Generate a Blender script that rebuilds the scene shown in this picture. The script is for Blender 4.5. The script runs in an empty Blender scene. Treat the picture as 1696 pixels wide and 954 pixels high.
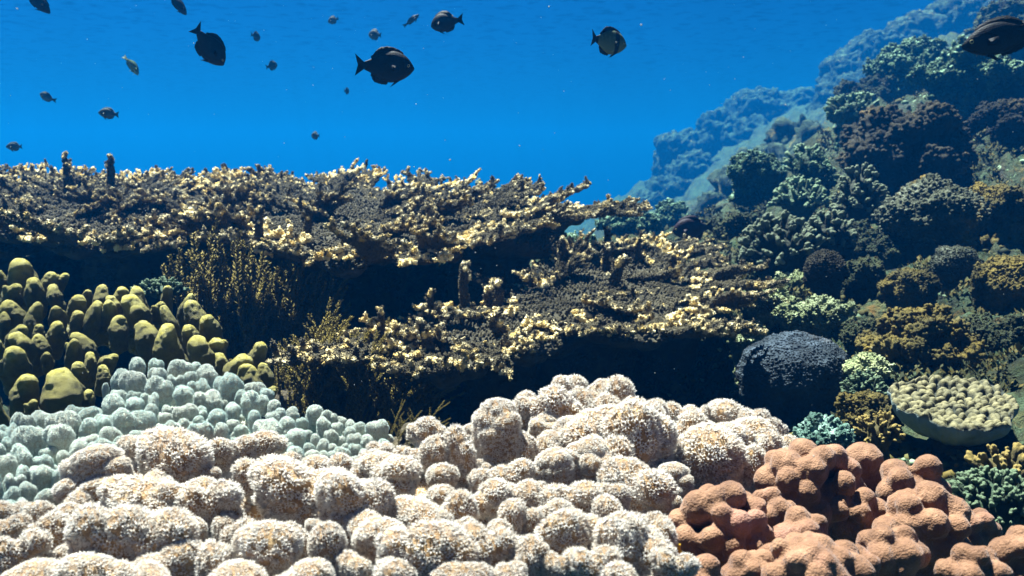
import bpy, bmesh, math, random
import numpy as np
from mathutils import Vector, Matrix, Euler

C = bpy.context
S = C.scene
COL = S.collection
R = math.radians
random.seed(7)
rng = np.random.default_rng(7)

# ------------------------------------------------------------------ camera
CAM_Z, PITCH, FPX = 1.2, R(8), 1469.0
cam_d = bpy.data.cameras.new('camera')
cam = bpy.data.objects.new('camera', cam_d)
COL.objects.link(cam)
cam.location = (0, 0, CAM_Z)
cam.rotation_euler = (R(90) - PITCH, 0, 0)
cam_d.sensor_width = 36
cam_d.lens = 36 * FPX / 1696
cam_d.clip_start, cam_d.clip_end = 0.02, 400
S.camera = cam
cam_d.dof.use_dof = True
cam_d.dof.focus_distance = 0.95
cam_d.dof.aperture_fstop = 16

# ------------------------------------------------------------------ world, sun, exposure
SUN_EL, SUN_ROT = R(67), R(-38)          # the sun stands high beyond the reef, to the left
w = bpy.data.worlds.new('World')
S.world = w
w.use_nodes = True
nt = w.node_tree
sky = nt.nodes.new('ShaderNodeTexSky')
sky.sky_type = 'NISHITA'
sky.sun_disc = False
sky.sun_elevation = SUN_EL
sky.sun_rotation = SUN_ROT
bg = nt.nodes['Background']
bg.inputs['Strength'].default_value = 0.05
tint = nt.nodes.new('ShaderNodeMix')               # daylight that has come down through sea water
tint.data_type, tint.blend_type = 'RGBA', 'MULTIPLY'
tint.inputs[0].default_value = 1
nt.links.new(sky.outputs[0], tint.inputs[6])
tint.inputs[7].default_value = (0.006, 0.080, 0.20, 1)
nt.links.new(tint.outputs[2], bg.inputs[0])
sl = bpy.data.lights.new('sun', 'SUN')
sun = bpy.data.objects.new('sun', sl)
COL.objects.link(sun)
sl.energy = 5.0
sl.angle = R(0.5)
sl.color = (1.0, 0.97, 0.92)
to_sun = Vector((math.sin(SUN_ROT) * math.cos(SUN_EL), math.cos(SUN_ROT) * math.cos(SUN_EL), math.sin(SUN_EL)))
sun.rotation_euler = to_sun.to_track_quat('Z', 'Y').to_euler()
S.view_settings.view_transform = 'Standard'
S.view_settings.look = 'None'
S.view_settings.exposure = 2.6
S.view_settings.gamma = 1
S.view_settings.use_curve_mapping = False
cy = S.cycles
cy.max_bounces = 6
cy.diffuse_bounces = 2
cy.glossy_bounces = 2
cy.transmission_bounces = 2
cy.volume_bounces = 0
cy.use_denoising = True
cy.caustics_reflective = False
cy.caustics_refractive = False

# ------------------------------------------------------------------ placing by ray
CP, SP = math.cos(PITCH), math.sin(PITCH)

def ray(px, py):
    u, v = (px - 848) / FPX, (477 - py) / FPX
    return np.array([u, CP + v * SP, -SP + v * CP])       # one unit of depth along the view axis

def at(px, py, d):
    return np.array([0, 0, CAM_Z]) + ray(px, py) * d

def on_plane(px, py, z0, y0=0.0, k=0.0):
    """where the sight line meets the plane z = z0 + k (y - y0)"""
    r = ray(px, py)
    t = (z0 - k * y0 - CAM_Z) / (r[2] - k * r[1])
    return np.array([0, 0, CAM_Z]) + r * t

# ------------------------------------------------------------------ noise
def _h(ix, iy, iz, s):
    n = (ix * 374761393 + iy * 668265263 + iz * 1274126177 + s * 974634777) & 0xffffffff
    n = ((n ^ (n >> 13)) * 1274126177) & 0xffffffff
    n = ((n ^ (n >> 15)) * 2246822519) & 0xffffffff
    return ((n ^ (n >> 16)) & 0xffff) / 32767.5 - 1.0

def vnoise(P, f=1.0, s=0):
    Q = np.asarray(P, float) * f + 1000.0
    I = np.floor(Q).astype(np.int64)
    T = Q - I
    T = T * T * T * (T * (T * 6 - 15) + 10)
    o = 0
    for a in (0, 1):
        wa = T[:, 0] if a else 1 - T[:, 0]
        for b in (0, 1):
            wb = T[:, 1] if b else 1 - T[:, 1]
            for c in (0, 1):
                wc = T[:, 2] if c else 1 - T[:, 2]
                o = o + wa * wb * wc * _h(I[:, 0] + a, I[:, 1] + b, I[:, 2] + c, s)
    return o

def fbm(P, f=1.0, octv=4, s=0, gain=0.5):
    o, a = 0, 1.0
    for i in range(octv):
        o = o + a * vnoise(P, f, s + i * 17)
        f *= 2.03
        a *= gain
    return o

def billow(P, f=1.0, octv=3, s=0, gain=0.5):
    o, a = 0, 1.0
    for i in range(octv):
        o = o + a * (1 - 2 * np.abs(vnoise(P, f, s + i * 29)))   # rounded mounds parted by creases when negated
        f *= 2.1
        a *= gain
    return -o

# ------------------------------------------------------------------ meshes
def new_mesh(name, V, faces, attrs=None, smooth=True, mats=()):
    """faces: list of int arrays, each n x 3 or n x 4"""
    me = bpy.data.meshes.new(name)
    V = np.asarray(V, np.float32)
    faces = [np.asarray(f, np.int32) for f in faces if len(f)]
    me.vertices.add(len(V))
    me.vertices.foreach_set('co', V.ravel())
    loops = np.concatenate([f.ravel() for f in faces])
    tot = np.concatenate([np.full(len(f), f.shape[1], np.int32) for f in faces])
    start = np.concatenate([[0], np.cumsum(tot)[:-1]]).astype(np.int32)
    me.loops.add(len(loops))
    me.loops.foreach_set('vertex_index', loops)
    me.polygons.add(len(tot))
    me.polygons.foreach_set('loop_start', start)
    me.polygons.foreach_set('use_smooth', np.full(len(tot), smooth, bool))
    for k, v in (attrs or {}).items():
        a = me.attributes.new(k, 'FLOAT', 'POINT')
        a.data.foreach_set('value', np.asarray(v, np.float32))
    me.update(calc_edges=True)
    me.validate()
    for m in mats:
        me.materials.append(m)
    return me

_ico = {}
def ico(sub):
    if sub not in _ico:
        bm = bmesh.new()
        bmesh.ops.create_icosphere(bm, subdivisions=sub, radius=1)
        bm.verts.ensure_lookup_table()
        V = np.array([v.co[:] for v in bm.verts])
        F = np.array([[v.index for v in f.verts] for f in bm.faces], np.int32)
        bm.free()
        _ico[sub] = (V, F)
    return _ico[sub]

def blobs(balls, voxel, smooth=6, sub=2):
    """balls: (centre, radius or (rx, ry, rz)); fused into one skin"""
    iv, fi = ico(sub)
    Vs, Fs, n = [], [], 0
    for c, r in balls:
        Vs.append(iv * np.asarray(r) + np.asarray(c))
        Fs.append(fi + n)
        n += len(iv)
    me = new_mesh('tmp', np.concatenate(Vs), [np.concatenate(Fs)])
    ob = bpy.data.objects.new('tmp', me)
    COL.objects.link(ob)
    m = ob.modifiers.new('r', 'REMESH')
    m.mode = 'VOXEL'
    m.voxel_size = voxel
    m.adaptivity = 0
    if smooth:
        s = ob.modifiers.new('s', 'SMOOTH')
        s.factor = 0.5
        s.iterations = smooth
    dg = C.evaluated_depsgraph_get()
    ev = ob.evaluated_get(dg)
    em = ev.to_mesh()
    V = np.zeros(len(em.vertices) * 3, np.float32)
    em.vertices.foreach_get('co', V)
    em.calc_loop_triangles()
    T = np.zeros(len(em.loop_triangles) * 3, np.int32)
    em.loop_triangles.foreach_get('vertices', T)
    ev.to_mesh_clear()
    bpy.data.objects.remove(ob)
    bpy.data.meshes.remove(me)
    return V.reshape(-1, 3).astype(float), T.reshape(-1, 3)

def one_piece(V, T):
    """keep the largest connected skin (drops closed pockets inside a fused mass)"""
    lab = np.arange(len(V))
    while True:
        m = lab[T].min(1)
        new = lab.copy()
        for i in range(3):
            np.minimum.at(new, T[:, i], m)
        new = new[new]
        if (new == lab).all():
            break
        lab = new
    u, c = np.unique(lab, return_counts=True)
    k = lab == u[c.argmax()]
    idx = np.cumsum(k) - 1
    return V[k], idx[T[k[T[:, 0]]]]

def vnormals(V, T):
    fn = np.cross(V[T[:, 1]] - V[T[:, 0]], V[T[:, 2]] - V[T[:, 0]])
    N = np.zeros_like(V)
    for i in range(3):
        np.add.at(N, T[:, i], fn)
    return N / (np.linalg.norm(N, axis=1, keepdims=True) + 1e-12)

def scatter(V, T, spacing, zmin=None, seed=0):
    """evenly spread points over a skin: (points, normals)"""
    g = np.random.default_rng(seed)
    a, b, c = V[T[:, 0]], V[T[:, 1]], V[T[:, 2]]
    cr = np.cross(b - a, c - a)
    ar = np.linalg.norm(cr, axis=1) / 2
    n = int(ar.sum() / (spacing * spacing) * 4)
    t = g.choice(len(T), n, p=ar / ar.sum())
    u, v = g.random(n), g.random(n)
    f = u + v > 1
    u[f], v[f] = 1 - u[f], 1 - v[f]
    P = a[t] + (b - a)[t] * u[:, None] + (c - a)[t] * v[:, None]
    VN = vnormals(V, T)
    N = VN[T[t, 0]] * (1 - u - v)[:, None] + VN[T[t, 1]] * u[:, None] + VN[T[t, 2]] * v[:, None]
    N /= np.linalg.norm(N, axis=1, keepdims=True) + 1e-12
    if zmin is not None:
        k = P[:, 2] > zmin
        P, N = P[k], N[k]
    key = np.floor(P / spacing).astype(np.int64)          # one point to a cell
    _, i = np.unique(key, axis=0, return_index=True)
    return P[i], N[i]

def frames(N):
    ref = np.where(np.abs(N[:, 2:3]) < 0.9, np.array([[0, 0, 1.0]]), np.array([[1.0, 0, 0]]))
    X = np.cross(ref, N)
    X /= np.linalg.norm(X, axis=1, keepdims=True) + 1e-12
    return X, np.cross(N, X)

def tufts(P, N, r, h, k=5, seed=0, lean=1.0):
    """polyps: k narrow tentacles opening like a cup. Returns V, T, tip weight"""
    g = np.random.default_rng(seed)
    X, Y = frames(N)
    n = len(P)
    V, W = [], []
    ph = g.random(n) * 6.283
    sc = 0.7 + 0.6 * g.random(n)
    for j in range(k):
        a = ph + j * 6.283 / k + g.normal(0, 0.15, n)
        D = X * np.cos(a)[:, None] + Y * np.sin(a)[:, None]
        E = -X * np.sin(a)[:, None] + Y * np.cos(a)[:, None]
        s = sc[:, None]
        hh = (h * (0.75 + 0.5 * g.random(n)))[:, None]
        V += [P + (D * 0.25 + E * 0.35) * r * s - N * h * 0.2, P + (D * 0.25 - E * 0.35) * r * s - N * h * 0.2,
              P + D * r * s * lean + N * hh * s]
        W += [np.full(n, 0.35), np.full(n, 0.35), np.ones(n)]
    V = np.stack(V, 1).reshape(-1, 3)
    W = np.stack(W, 1).ravel()
    return V, np.arange(len(V)).reshape(-1, 3), W

def cups(P, N, r, h, k=6, seed=0):
    """polyps: little open cups with a ragged pale rim and a dark mouth. Returns V, T, paleness"""
    g = np.random.default_rng(seed)
    X, Y = frames(N)
    n = len(P)
    ph = g.random(n) * 6.283
    sc = 0.75 + 0.5 * g.random(n)
    rows = []
    for rad, hh, w in ((1.0, -0.25, 0.45), (0.9, 1.0, 1.0), (0.35, 0.25, 0.0)):
        for j in range(k):
            a = ph + j * 6.283 / k
            jit = 1 + g.normal(0, 0.16, n)
            up = hh * (1 + (0.45 if w == 1.0 else 0.0) * g.normal(0, 1, n))
            rows.append(P + (X * np.cos(a)[:, None] + Y * np.sin(a)[:, None]) * (r * rad * sc * jit)[:, None] + N * (h * up)[:, None])
    W = [0.45] * k + [1.0] * k + [0.0] * k
    V = np.stack(rows, 1)
    f = []
    for j in range(k):
        q = (j + 1) % k
        f += [[j, q, k + q], [j, k + q, k + j], [k + j, k + q, 2 * k + q], [k + j, 2 * k + q, 2 * k + j]]
    for j in range(1, k - 1):
        f.append([2 * k, 2 * k + j, 2 * k + j + 1])
    T = (np.array(f)[None] + (np.arange(n) * 3 * k)[:, None, None]).reshape(-1, 3)
    return V.reshape(-1, 3), T, np.tile(np.array(W), n)

def nubs(P, N, r, h, seed=0, bias=None):
    """corallites: small five-sided knobs with a blunt end"""
    g = np.random.default_rng(seed)
    if bias is not None:
        N = N + bias
        N = N / (np.linalg.norm(N, axis=1, keepdims=True) + 1e-9)
    X, Y = frames(N)
    n = len(P)
    sc = (0.7 + 0.6 * g.random(n))[:, None]
    V = []
    for j in range(5):
        a = j * 6.283 / 5
        V.append(P + (X * math.cos(a) + Y * math.sin(a)) * r * sc - N * h * 0.3)
    for j in range(5):
        a = j * 6.283 / 5 + 0.3
        V.append(P + (X * math.cos(a) + Y * math.sin(a)) * r * 0.6 * sc + N * h * 0.75 * sc)
    V.append(P + N * h * sc)
    V = np.stack(V, 1)
    off = (np.arange(n) * 11)[:, None, None]
    f = []
    for j in range(5):
        q = (j + 1) % 5
        f += [[j, q, 5 + q], [j, 5 + q, 5 + j], [5 + j, 5 + q, 10]]
    T = (np.array(f)[None] + off).reshape(-1, 3)
    return V.reshape(-1, 3), T, np.tile(np.array([0.2] * 5 + [0.8] * 5 + [1.0]), n)

def merge(*parts):
    """parts: (V, T, {attr: values}) to one"""
    Vs, Ts, n = [], [], 0
    A = {}
    for V, T, at_ in parts:
        Vs.append(V)
        Ts.append(T + n)
        n += len(V)
        for k, v in at_.items():
            A.setdefault(k, []).append(v)
    return np.concatenate(Vs), np.concatenate(Ts), {k: np.concatenate(v) for k, v in A.items()}

def chain(p0, p1, r0, r1, n=None):
    p0, p1 = np.asarray(p0, float), np.asarray(p1, float)
    n = n or max(2, int(np.linalg.norm(p1 - p0) / (0.6 * min(r0, r1))) + 1)
    return [(p0 + (p1 - p0) * t, r0 + (r1 - r0) * t) for t in np.linspace(0, 1, n)]

def tubes(paths, sides=4):
    """paths: list of (points n x 3, radii n): plain round stems in one mesh"""
    Vs, Ts, W, n = [], [], [], 0
    for P, rr in paths:
        P = np.asarray(P, float)
        D = np.gradient(P, axis=0)
        D /= np.linalg.norm(D, axis=1, keepdims=True) + 1e-12
        X, Y = frames(D)
        m = len(P)
        a = np.arange(sides) * 6.283 / sides
        ring = P[:, None] + (X[:, None] * np.cos(a)[None, :, None] + Y[:, None] * np.sin(a)[None, :, None]) * np.asarray(rr)[:, None, None]
        Vs.append(ring.reshape(-1, 3))
        W.append(np.repeat(np.linspace(0, 1, m), sides))
        i, j = np.meshgrid(np.arange(m - 1), np.arange(sides), indexing='ij')
        q = (j + 1) % sides
        A, B, Cc, Dd = i * sides + j, i * sides + q, (i + 1) * sides + q, (i + 1) * sides + j
        Ts.append(np.concatenate([np.stack([A, B, Cc], -1).reshape(-1, 3), np.stack([A, Cc, Dd], -1).reshape(-1, 3)]) + n)
        n += m * sides
    return np.concatenate(Vs), np.concatenate(Ts), np.concatenate(W)

# ------------------------------------------------------------------ objects
def thing(name, label, cat, loc=(0, 0, 0), group=None):
    o = bpy.data.objects.new(name, None)
    o.empty_display_size = 0.05
    COL.objects.link(o)
    o.location = [float(x) for x in loc]
    tag(o, label, cat, group)
    return o

def tag(o, label, cat, group=None):
    o['label'], o['category'] = label, cat
    if group:
        o['group'] = group

def put(name, me, loc=(0, 0, 0), rot=(0, 0, 0), sc=(1, 1, 1), parent=None):
    """one mesh object; loc is in the world, a parent is never turned or scaled"""
    o = bpy.data.objects.new(name, me)
    COL.objects.link(o)
    l = Vector([float(x) for x in loc])
    if parent is not None:
        o.parent = parent
        l = l - parent.location
    o.location = l
    o.rotation_euler = rot
    o.scale = sc
    return o

def structure(o, kind='structure'):
    o['kind'] = kind
    return o

# ------------------------------------------------------------------ materials
class Mat:
    def __init__(self, name, rough=0.75, spec=0.25):
        self.m = bpy.data.materials.new(name)
        self.m.use_nodes = True
        self.t = self.m.node_tree
        self.b = self.t.nodes['Principled BSDF']
        self.b.inputs['Roughness'].default_value = rough
        self.b.inputs['Specular IOR Level'].default_value = spec
        self.tc = self.n('ShaderNodeTexCoord')
        oi = self.n('ShaderNodeObjectInfo')
        self.random = oi.outputs['Random']
        off = self.n('ShaderNodeVectorMath')
        off.operation = 'SCALE'
        comb = self.n('ShaderNodeCombineXYZ')
        for i in range(3):
            self.l(self.random, comb.inputs[i])
        self.l(comb.outputs[0], off.inputs[0])
        off.inputs['Scale'].default_value = 17.0
        add = self.n('ShaderNodeVectorMath')
        self.l(self.tc.outputs['Object'], add.inputs[0])
        self.l(off.outputs[0], add.inputs[1])
        self.co = add.outputs[0]

    def n(self, k):
        return self.t.nodes.new(k)

    def l(self, a, b):
        self.t.links.new(a, b)

    def noise(self, scale, detail=4, rough=0.6, dist=0.0):
        x = self.n('ShaderNodeTexNoise')
        x.inputs['Scale'].default_value = scale
        x.inputs['Detail'].default_value = detail
        x.inputs['Roughness'].default_value = rough
        x.inputs['Distortion'].default_value = dist
        self.l(self.co, x.inputs['Vector'])
        return x.outputs['Fac']

    def voronoi(self, scale, feature='F1', rand=1.0):
        x = self.n('ShaderNodeTexVoronoi')
        x.feature = feature
        x.inputs['Scale'].default_value = scale
        x.inputs['Randomness'].default_value = rand
        self.l(self.co, x.inputs['Vector'])
        return x.outputs['Distance']

    def attr(self, name):
        x = self.n('ShaderNodeAttribute')
        x.attribute_name = name
        return x.outputs['Fac']

    def ramp(self, fac, stops):
        x = self.n('ShaderNodeValToRGB')
        e = x.color_ramp.elements
        while len(e) < len(stops):
            e.new(0.5)
        for s, (p, c) in zip(e, stops):
            s.position = p
            s.color = (*c, 1) if len(c) == 3 else c
        self.l(fac, x.inputs[0])
        return x.outputs[0]

    def mix(self, fac, a, b, mode='MIX'):
        x = self.n('ShaderNodeMix')
        x.data_type = 'RGBA'
        x.blend_type = mode
        for v, i in ((fac, 0), (a, 6), (b, 7)):
            if isinstance(v, (int, float)):
                x.inputs[i].default_value = v
            elif isinstance(v, tuple):
                x.inputs[i].default_value = (*v, 1)
            else:
                self.l(v, x.inputs[i])
        return x.outputs[2]

    def math(self, op, a, b=0.0):
        x = self.n('ShaderNodeMath')
        x.operation = op
        for v, i in ((a, 0), (b, 1)):
            if isinstance(v, (int, float)):
                x.inputs[i].default_value = v
            else:
                self.l(v, x.inputs[i])
        return x.outputs[0]

    def smooth(self, fac, lo, hi):
        x = self.n('ShaderNodeMapRange')
        x.interpolation_type = 'SMOOTHSTEP'
        self.l(fac, x.inputs[0])
        x.inputs[1].default_value, x.inputs[2].default_value = lo, hi
        return x.outputs[0]

    def color(self, c):
        if isinstance(c, tuple):
            self.b.inputs['Base Color'].default_value = (*c, 1)
        else:
            self.l(c, self.b.inputs['Base Color'])

    def bump(self, h, dist, strength=1.0):
        x = self.n('ShaderNodeBump')
        x.inputs['Distance'].default_value = dist
        x.inputs['Strength'].default_value = strength
        self.l(h, x.inputs['Height'])
        self.l(x.outputs[0], self.b.inputs['Normal'])

    def translucent(self, fac, c):
        x = self.n('ShaderNodeBsdfTranslucent')
        self.l(c, x.inputs['Color'])
        mx = self.n('ShaderNodeMixShader')
        self.l(fac, mx.inputs[0])
        self.l(self.b.outputs[0], mx.inputs[1])
        self.l(x.outputs[0], mx.inputs[2])
        self.l(mx.outputs[0], self.t.nodes['Material Output'].inputs['Surface'])

    def sheen(self, wt, rough, tint):
        self.b.inputs['Sheen Weight'].default_value = wt
        self.b.inputs['Sheen Roughness'].default_value = rough
        self.b.inputs['Sheen Tint'].default_value = (*tint, 1)

# ------------------------------------------------------------------ materials of the place
def make_soft_white():
    m = Mat('soft_coral_white', 0.8, 0.2)
    pol = m.attr('pol')
    hgt = m.attr('hgt')
    flesh = m.ramp(m.noise(5, 4, 0.65), [(0.3, (0.16, 0.082, 0.028)), (0.5, (0.29, 0.16, 0.055)), (0.68, (0.41, 0.26, 0.11))])
    flesh = m.mix(m.smooth(m.noise(2.2, 3, 0.5), 0.56, 0.74), flesh, (0.44, 0.37, 0.30))
    flesh = m.mix(hgt, (0.40, 0.42, 0.43), flesh)
    white = m.ramp(m.noise(3.1, 2), [(0.35, (0.84, 0.76, 0.66)), (0.65, (0.90, 0.87, 0.82))])
    m.color(m.mix(pol, flesh, white))
    m.sheen(0.75, 0.4, (0.95, 0.98, 1.0))
    m.translucent(m.math('MULTIPLY', pol, 0.45), white)
    m.bump(m.noise(26, 3, 0.7), 0.012, 0.6)
    return m.m

def make_soft_blue():
    m = Mat('soft_coral_blue', 0.8, 0.2)
    pol = m.attr('pol')
    hgt = m.attr('hgt')
    flesh = m.ramp(m.noise(4, 4, 0.6), [(0.3, (0.34, 0.32, 0.24)), (0.7, (0.56, 0.50, 0.38))])
    flesh = m.mix(hgt, (0.20, 0.32, 0.31), flesh)  # lit tops put into the colour: fingers darker teal lower down
    white = m.mix(m.random, (0.58, 0.76, 0.73), (0.84, 0.85, 0.77))
    m.color(m.mix(pol, flesh, white))
    m.sheen(1.0, 0.4, (0.75, 1.0, 1.0))
    m.translucent(m.math('MULTIPLY', pol, 0.4), white)
    m.bump(m.noise(22, 3, 0.7), 0.02, 0.6)
    return m.m

def make_olive():
    m = Mat('finger_coral_olive', 0.65, 0.2)
    tip = m.attr('tip')
    body = m.ramp(m.noise(3, 4, 0.6), [(0.3, (0.06, 0.052, 0.004)), (0.7, (0.15, 0.122, 0.010))])
    fresh = m.ramp(m.noise(6, 3), [(0.35, (0.50, 0.41, 0.03)), (0.65, (0.74, 0.66, 0.22))])
    m.color(m.mix(m.math('POWER', tip, 1.9), body, fresh))
    m.sheen(0.15, 0.5, (1, 0.95, 0.6))
    m.bump(m.noise(40, 3, 0.75), 0.012, 0.8)
    return m.m

def make_brown():
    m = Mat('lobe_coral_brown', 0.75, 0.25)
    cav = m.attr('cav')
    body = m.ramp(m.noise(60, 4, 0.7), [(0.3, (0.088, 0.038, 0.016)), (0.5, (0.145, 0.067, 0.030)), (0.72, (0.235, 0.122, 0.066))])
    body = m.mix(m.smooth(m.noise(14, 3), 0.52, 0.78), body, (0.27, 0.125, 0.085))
    m.color(m.mix(cav, (0.06, 0.026, 0.016), body))  # crease shade put into the colour: darkens between the knobs
    m.sheen(0.2, 0.5, (1, 0.8, 0.75))
    m.bump(m.math('ADD', m.noise(520, 3, 0.7), m.math('MULTIPLY', m.voronoi(700), 0.7)), 0.0009, 0.9)
    return m.m

def make_table(name, dark, mid, pale, tipc, tipc2=None):
    m = Mat(name, 0.8, 0.2)
    tip = m.attr('tip')
    nub = m.attr('nub')
    body = m.ramp(m.noise(55, 4, 0.7), [(0.3, dark), (0.7, mid)])
    body = m.mix(m.math('MULTIPLY', nub, 0.45), body, pale)
    t = m.smooth(m.math('ADD', tip, m.math('MULTIPLY', m.math('SUBTRACT', m.noise(70, 3), 0.5), 0.4)), 0.34, 0.74)
    tc = m.ramp(m.noise(33, 2), [(0.35, tipc), (0.65, tipc2 or tipc)])
    m.color(m.mix(t, body, tc))
    m.bump(m.noise(420, 3, 0.75), 0.002, 0.8)
    return m.m

def make_rock(name, stops, scale, extra=None, bscale=60, bdist=0.02, up=None, rough=0.85):
    m = Mat(name, rough, 0.2)
    c = m.ramp(m.noise(scale, 6, 0.68), stops)
    for sc, lo, hi, colr in (extra or []):
        c = m.mix(m.smooth(m.noise(sc, 5, 0.65, 0.4), lo, hi), c, colr)
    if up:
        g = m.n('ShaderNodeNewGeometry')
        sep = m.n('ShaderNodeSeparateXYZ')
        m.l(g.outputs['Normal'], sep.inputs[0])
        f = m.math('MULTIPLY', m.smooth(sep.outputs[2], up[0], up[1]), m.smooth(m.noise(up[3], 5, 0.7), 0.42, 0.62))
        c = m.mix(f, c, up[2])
    m.color(c)
    m.bump(m.math('ADD', m.noise(bscale, 5, 0.75), m.math('MULTIPLY', m.voronoi(bscale * 0.8), 0.5)), bdist, 1.0)
    return m.m

M_WHITE, M_BLUE, M_OLIVE, M_BROWN = make_soft_white(), make_soft_blue(), make_olive(), make_brown()
M_TABLE = make_table('table_coral', (0.018, 0.015, 0.008), (0.055, 0.046, 0.025), (0.12, 0.095, 0.048), (0.72, 0.50, 0.15), (0.88, 0.76, 0.48))
M_PLATE = make_rock('table_underside', [(0.3, (0.03, 0.024, 0.014)), (0.7, (0.11, 0.085, 0.05))], 30, bscale=120, bdist=0.006)
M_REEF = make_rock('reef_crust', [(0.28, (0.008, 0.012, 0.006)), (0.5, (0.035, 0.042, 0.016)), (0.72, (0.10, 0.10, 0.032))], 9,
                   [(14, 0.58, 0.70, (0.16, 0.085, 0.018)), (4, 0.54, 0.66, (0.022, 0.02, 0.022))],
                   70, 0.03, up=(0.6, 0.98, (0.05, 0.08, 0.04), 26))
M_SEABED = make_rock('seabed_sand', [(0.3, (0.20, 0.19, 0.14)), (0.7, (0.36, 0.33, 0.25))], 3, bscale=20, bdist=0.05)
M_FAR = make_rock('far_reef_crust', [(0.3, (0.005, 0.010, 0.006)), (0.55, (0.018, 0.03, 0.016)), (0.75, (0.05, 0.07, 0.036))], 2.5,
                  [(6, 0.58, 0.7, (0.25, 0.17, 0.05))], 20, 0.06, up=(0.5, 0.97, (0.07, 0.10, 0.06), 9))

# ------------------------------------------------------------------ water: one even body of haze
HX0, HX1, HY0, HY1, HZ0, HZ1 = -45, 45, -25, 65, -4.2, 3.5
def make_haze():
    V = np.array([[x, y, z] for x in (HX0, HX1) for y in (HY0, HY1) for z in (HZ0, HZ1)], float)
    F = [[0, 1, 3, 2], [4, 6, 7, 5], [0, 4, 5, 1], [2, 3, 7, 6], [0, 2, 6, 4], [1, 5, 7, 3]]
    m = bpy.data.materials.new('sea_water_haze')
    m.use_nodes = True
    t = m.node_tree
    t.nodes.remove(t.nodes['Principled BSDF'])
    v = t.nodes.new('ShaderNodeVolumePrincipled')
    v.inputs['Color'].default_value = (0.0012, 0.062, 0.212, 1)
    v.inputs['Absorption Color'].default_value = (0.0, 0.30, 0.30, 1)
    v.inputs['Density'].default_value = 0.058
    v.inputs['Anisotropy'].default_value = 0.3
    t.links.new(v.outputs[0], t.nodes['Material Output'].inputs['Volume'])
    me = new_mesh('haze', V, [np.array(F)], smooth=False, mats=[m])
    structure(put('haze', me), 'stuff')
make_haze()

def make_caustic_sheet():
    """flat water top, added to dapple the sunlight: caustic net painted in transparency"""
    m = bpy.data.materials.new('water_caustic_sheet')
    m.use_nodes = True
    t = m.node_tree
    t.nodes.remove(t.nodes['Principled BSDF'])
    N = t.nodes.new
    tc = N('ShaderNodeTexCoord')
    nz = N('ShaderNodeTexNoise')
    nz.inputs['Scale'].default_value = 2.2
    nz.inputs['Detail'].default_value = 2
    t.links.new(tc.outputs['Object'], nz.inputs['Vector'])
    ad = N('ShaderNodeVectorMath')
    ad.operation = 'MULTIPLY_ADD'
    t.links.new(nz.outputs['Color'], ad.inputs[0])
    ad.inputs[1].default_value = (0.45, 0.45, 0)
    t.links.new(tc.outputs['Object'], ad.inputs[2])
    val = None
    for sc, seed in ((3.3, 0), (5.6, 0)):
        vo = N('ShaderNodeTexVoronoi')
        vo.feature = 'SMOOTH_F1'
        vo.inputs['Scale'].default_value = sc
        vo.inputs['Smoothness'].default_value = 0.25
        t.links.new(ad.outputs[0], vo.inputs['Vector'])
        mr = N('ShaderNodeMapRange')
        mr.interpolation_type = 'SMOOTHSTEP'
        mr.inputs[1].default_value, mr.inputs[2].default_value = 0.15, 0.75
        t.links.new(vo.outputs['Distance'], mr.inputs[0])
        if val is None:
            val = mr.outputs[0]
        else:
            av = N('ShaderNodeMath')
            av.operation = 'ADD'
            t.links.new(val, av.inputs[0])
            t.links.new(mr.outputs[0], av.inputs[1])
            val = av.outputs[0]
    rp = N('ShaderNodeMapRange')
    rp.inputs[1].default_value, rp.inputs[2].default_value = 0.15, 1.15
    rp.inputs[3].default_value, rp.inputs[4].default_value = 0.54, 1.0
    t.links.new(val, rp.inputs[0])
    tr = N('ShaderNodeBsdfTransparent')
    t.links.new(rp.outputs[0], tr.inputs['Color'])
    t.links.new(tr.outputs[0], t.nodes['Material Output'].inputs['Surface'])
    s = 60.0
    me = new_mesh('water_caustic_sheet', np.array([[-s, -40, 0], [s, -40, 0], [s, 75, 0], [-s, 75, 0]], float), [np.array([[0, 1, 2, 3]])], mats=[m])
    structure(put('water_caustic_sheet', me, (0, 0, HZ1 + 0.1)))
make_caustic_sheet()

# ------------------------------------------------------------------ the reef ground
ctrl = []
for px, py, d in [(1250, 500, 1.75), (1300, 510, 1.65), (1400, 525, 1.55), (1560, 570, 1.42), (1690, 600, 1.25), (1480, 690, 1.12),
                  (1620, 850, 0.92), (1760, 880, 0.85), (1330, 720, 1.08), (1230, 700, 1.25), (1250, 610, 1.6), (1400, 480, 1.9), (1600, 490, 1.75), (1760, 480, 1.7),
                  (1240, 415, 2.3), (1330, 400, 2.4), (1480, 405, 2.2), (1660, 400, 2.1), (1200, 378, 3.0), (1300, 350, 3.0), (1400, 320, 2.95),
                  (1550, 305, 2.75), (1720, 300, 2.6), (1230, 325, 3.8), (1310, 285, 3.8), (1400, 235, 3.7), (1500, 200, 3.6), (1720, 200, 3.4),
                  (1370, 215, 4.6), (1440, 165, 4.6), (1530, 130, 4.6), (1720, 115, 4.4), (1390, 190, 6.0), (1460, 110, 6.2), (1600, 40, 6.4), (1740, 10, 6.4),
                  (1520, 70, 9), (1700, 0, 9), (1120, 372, 4.6), (1030, 385, 4.2), (960, 395, 3.6), (890, 415, 3.0), (860, 450, 2.5), (1100, 350, 6.5), (1000, 345, 7)]:
    ctrl.append(at(px, py, d if d < 5.5 else d * 1.6))
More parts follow.
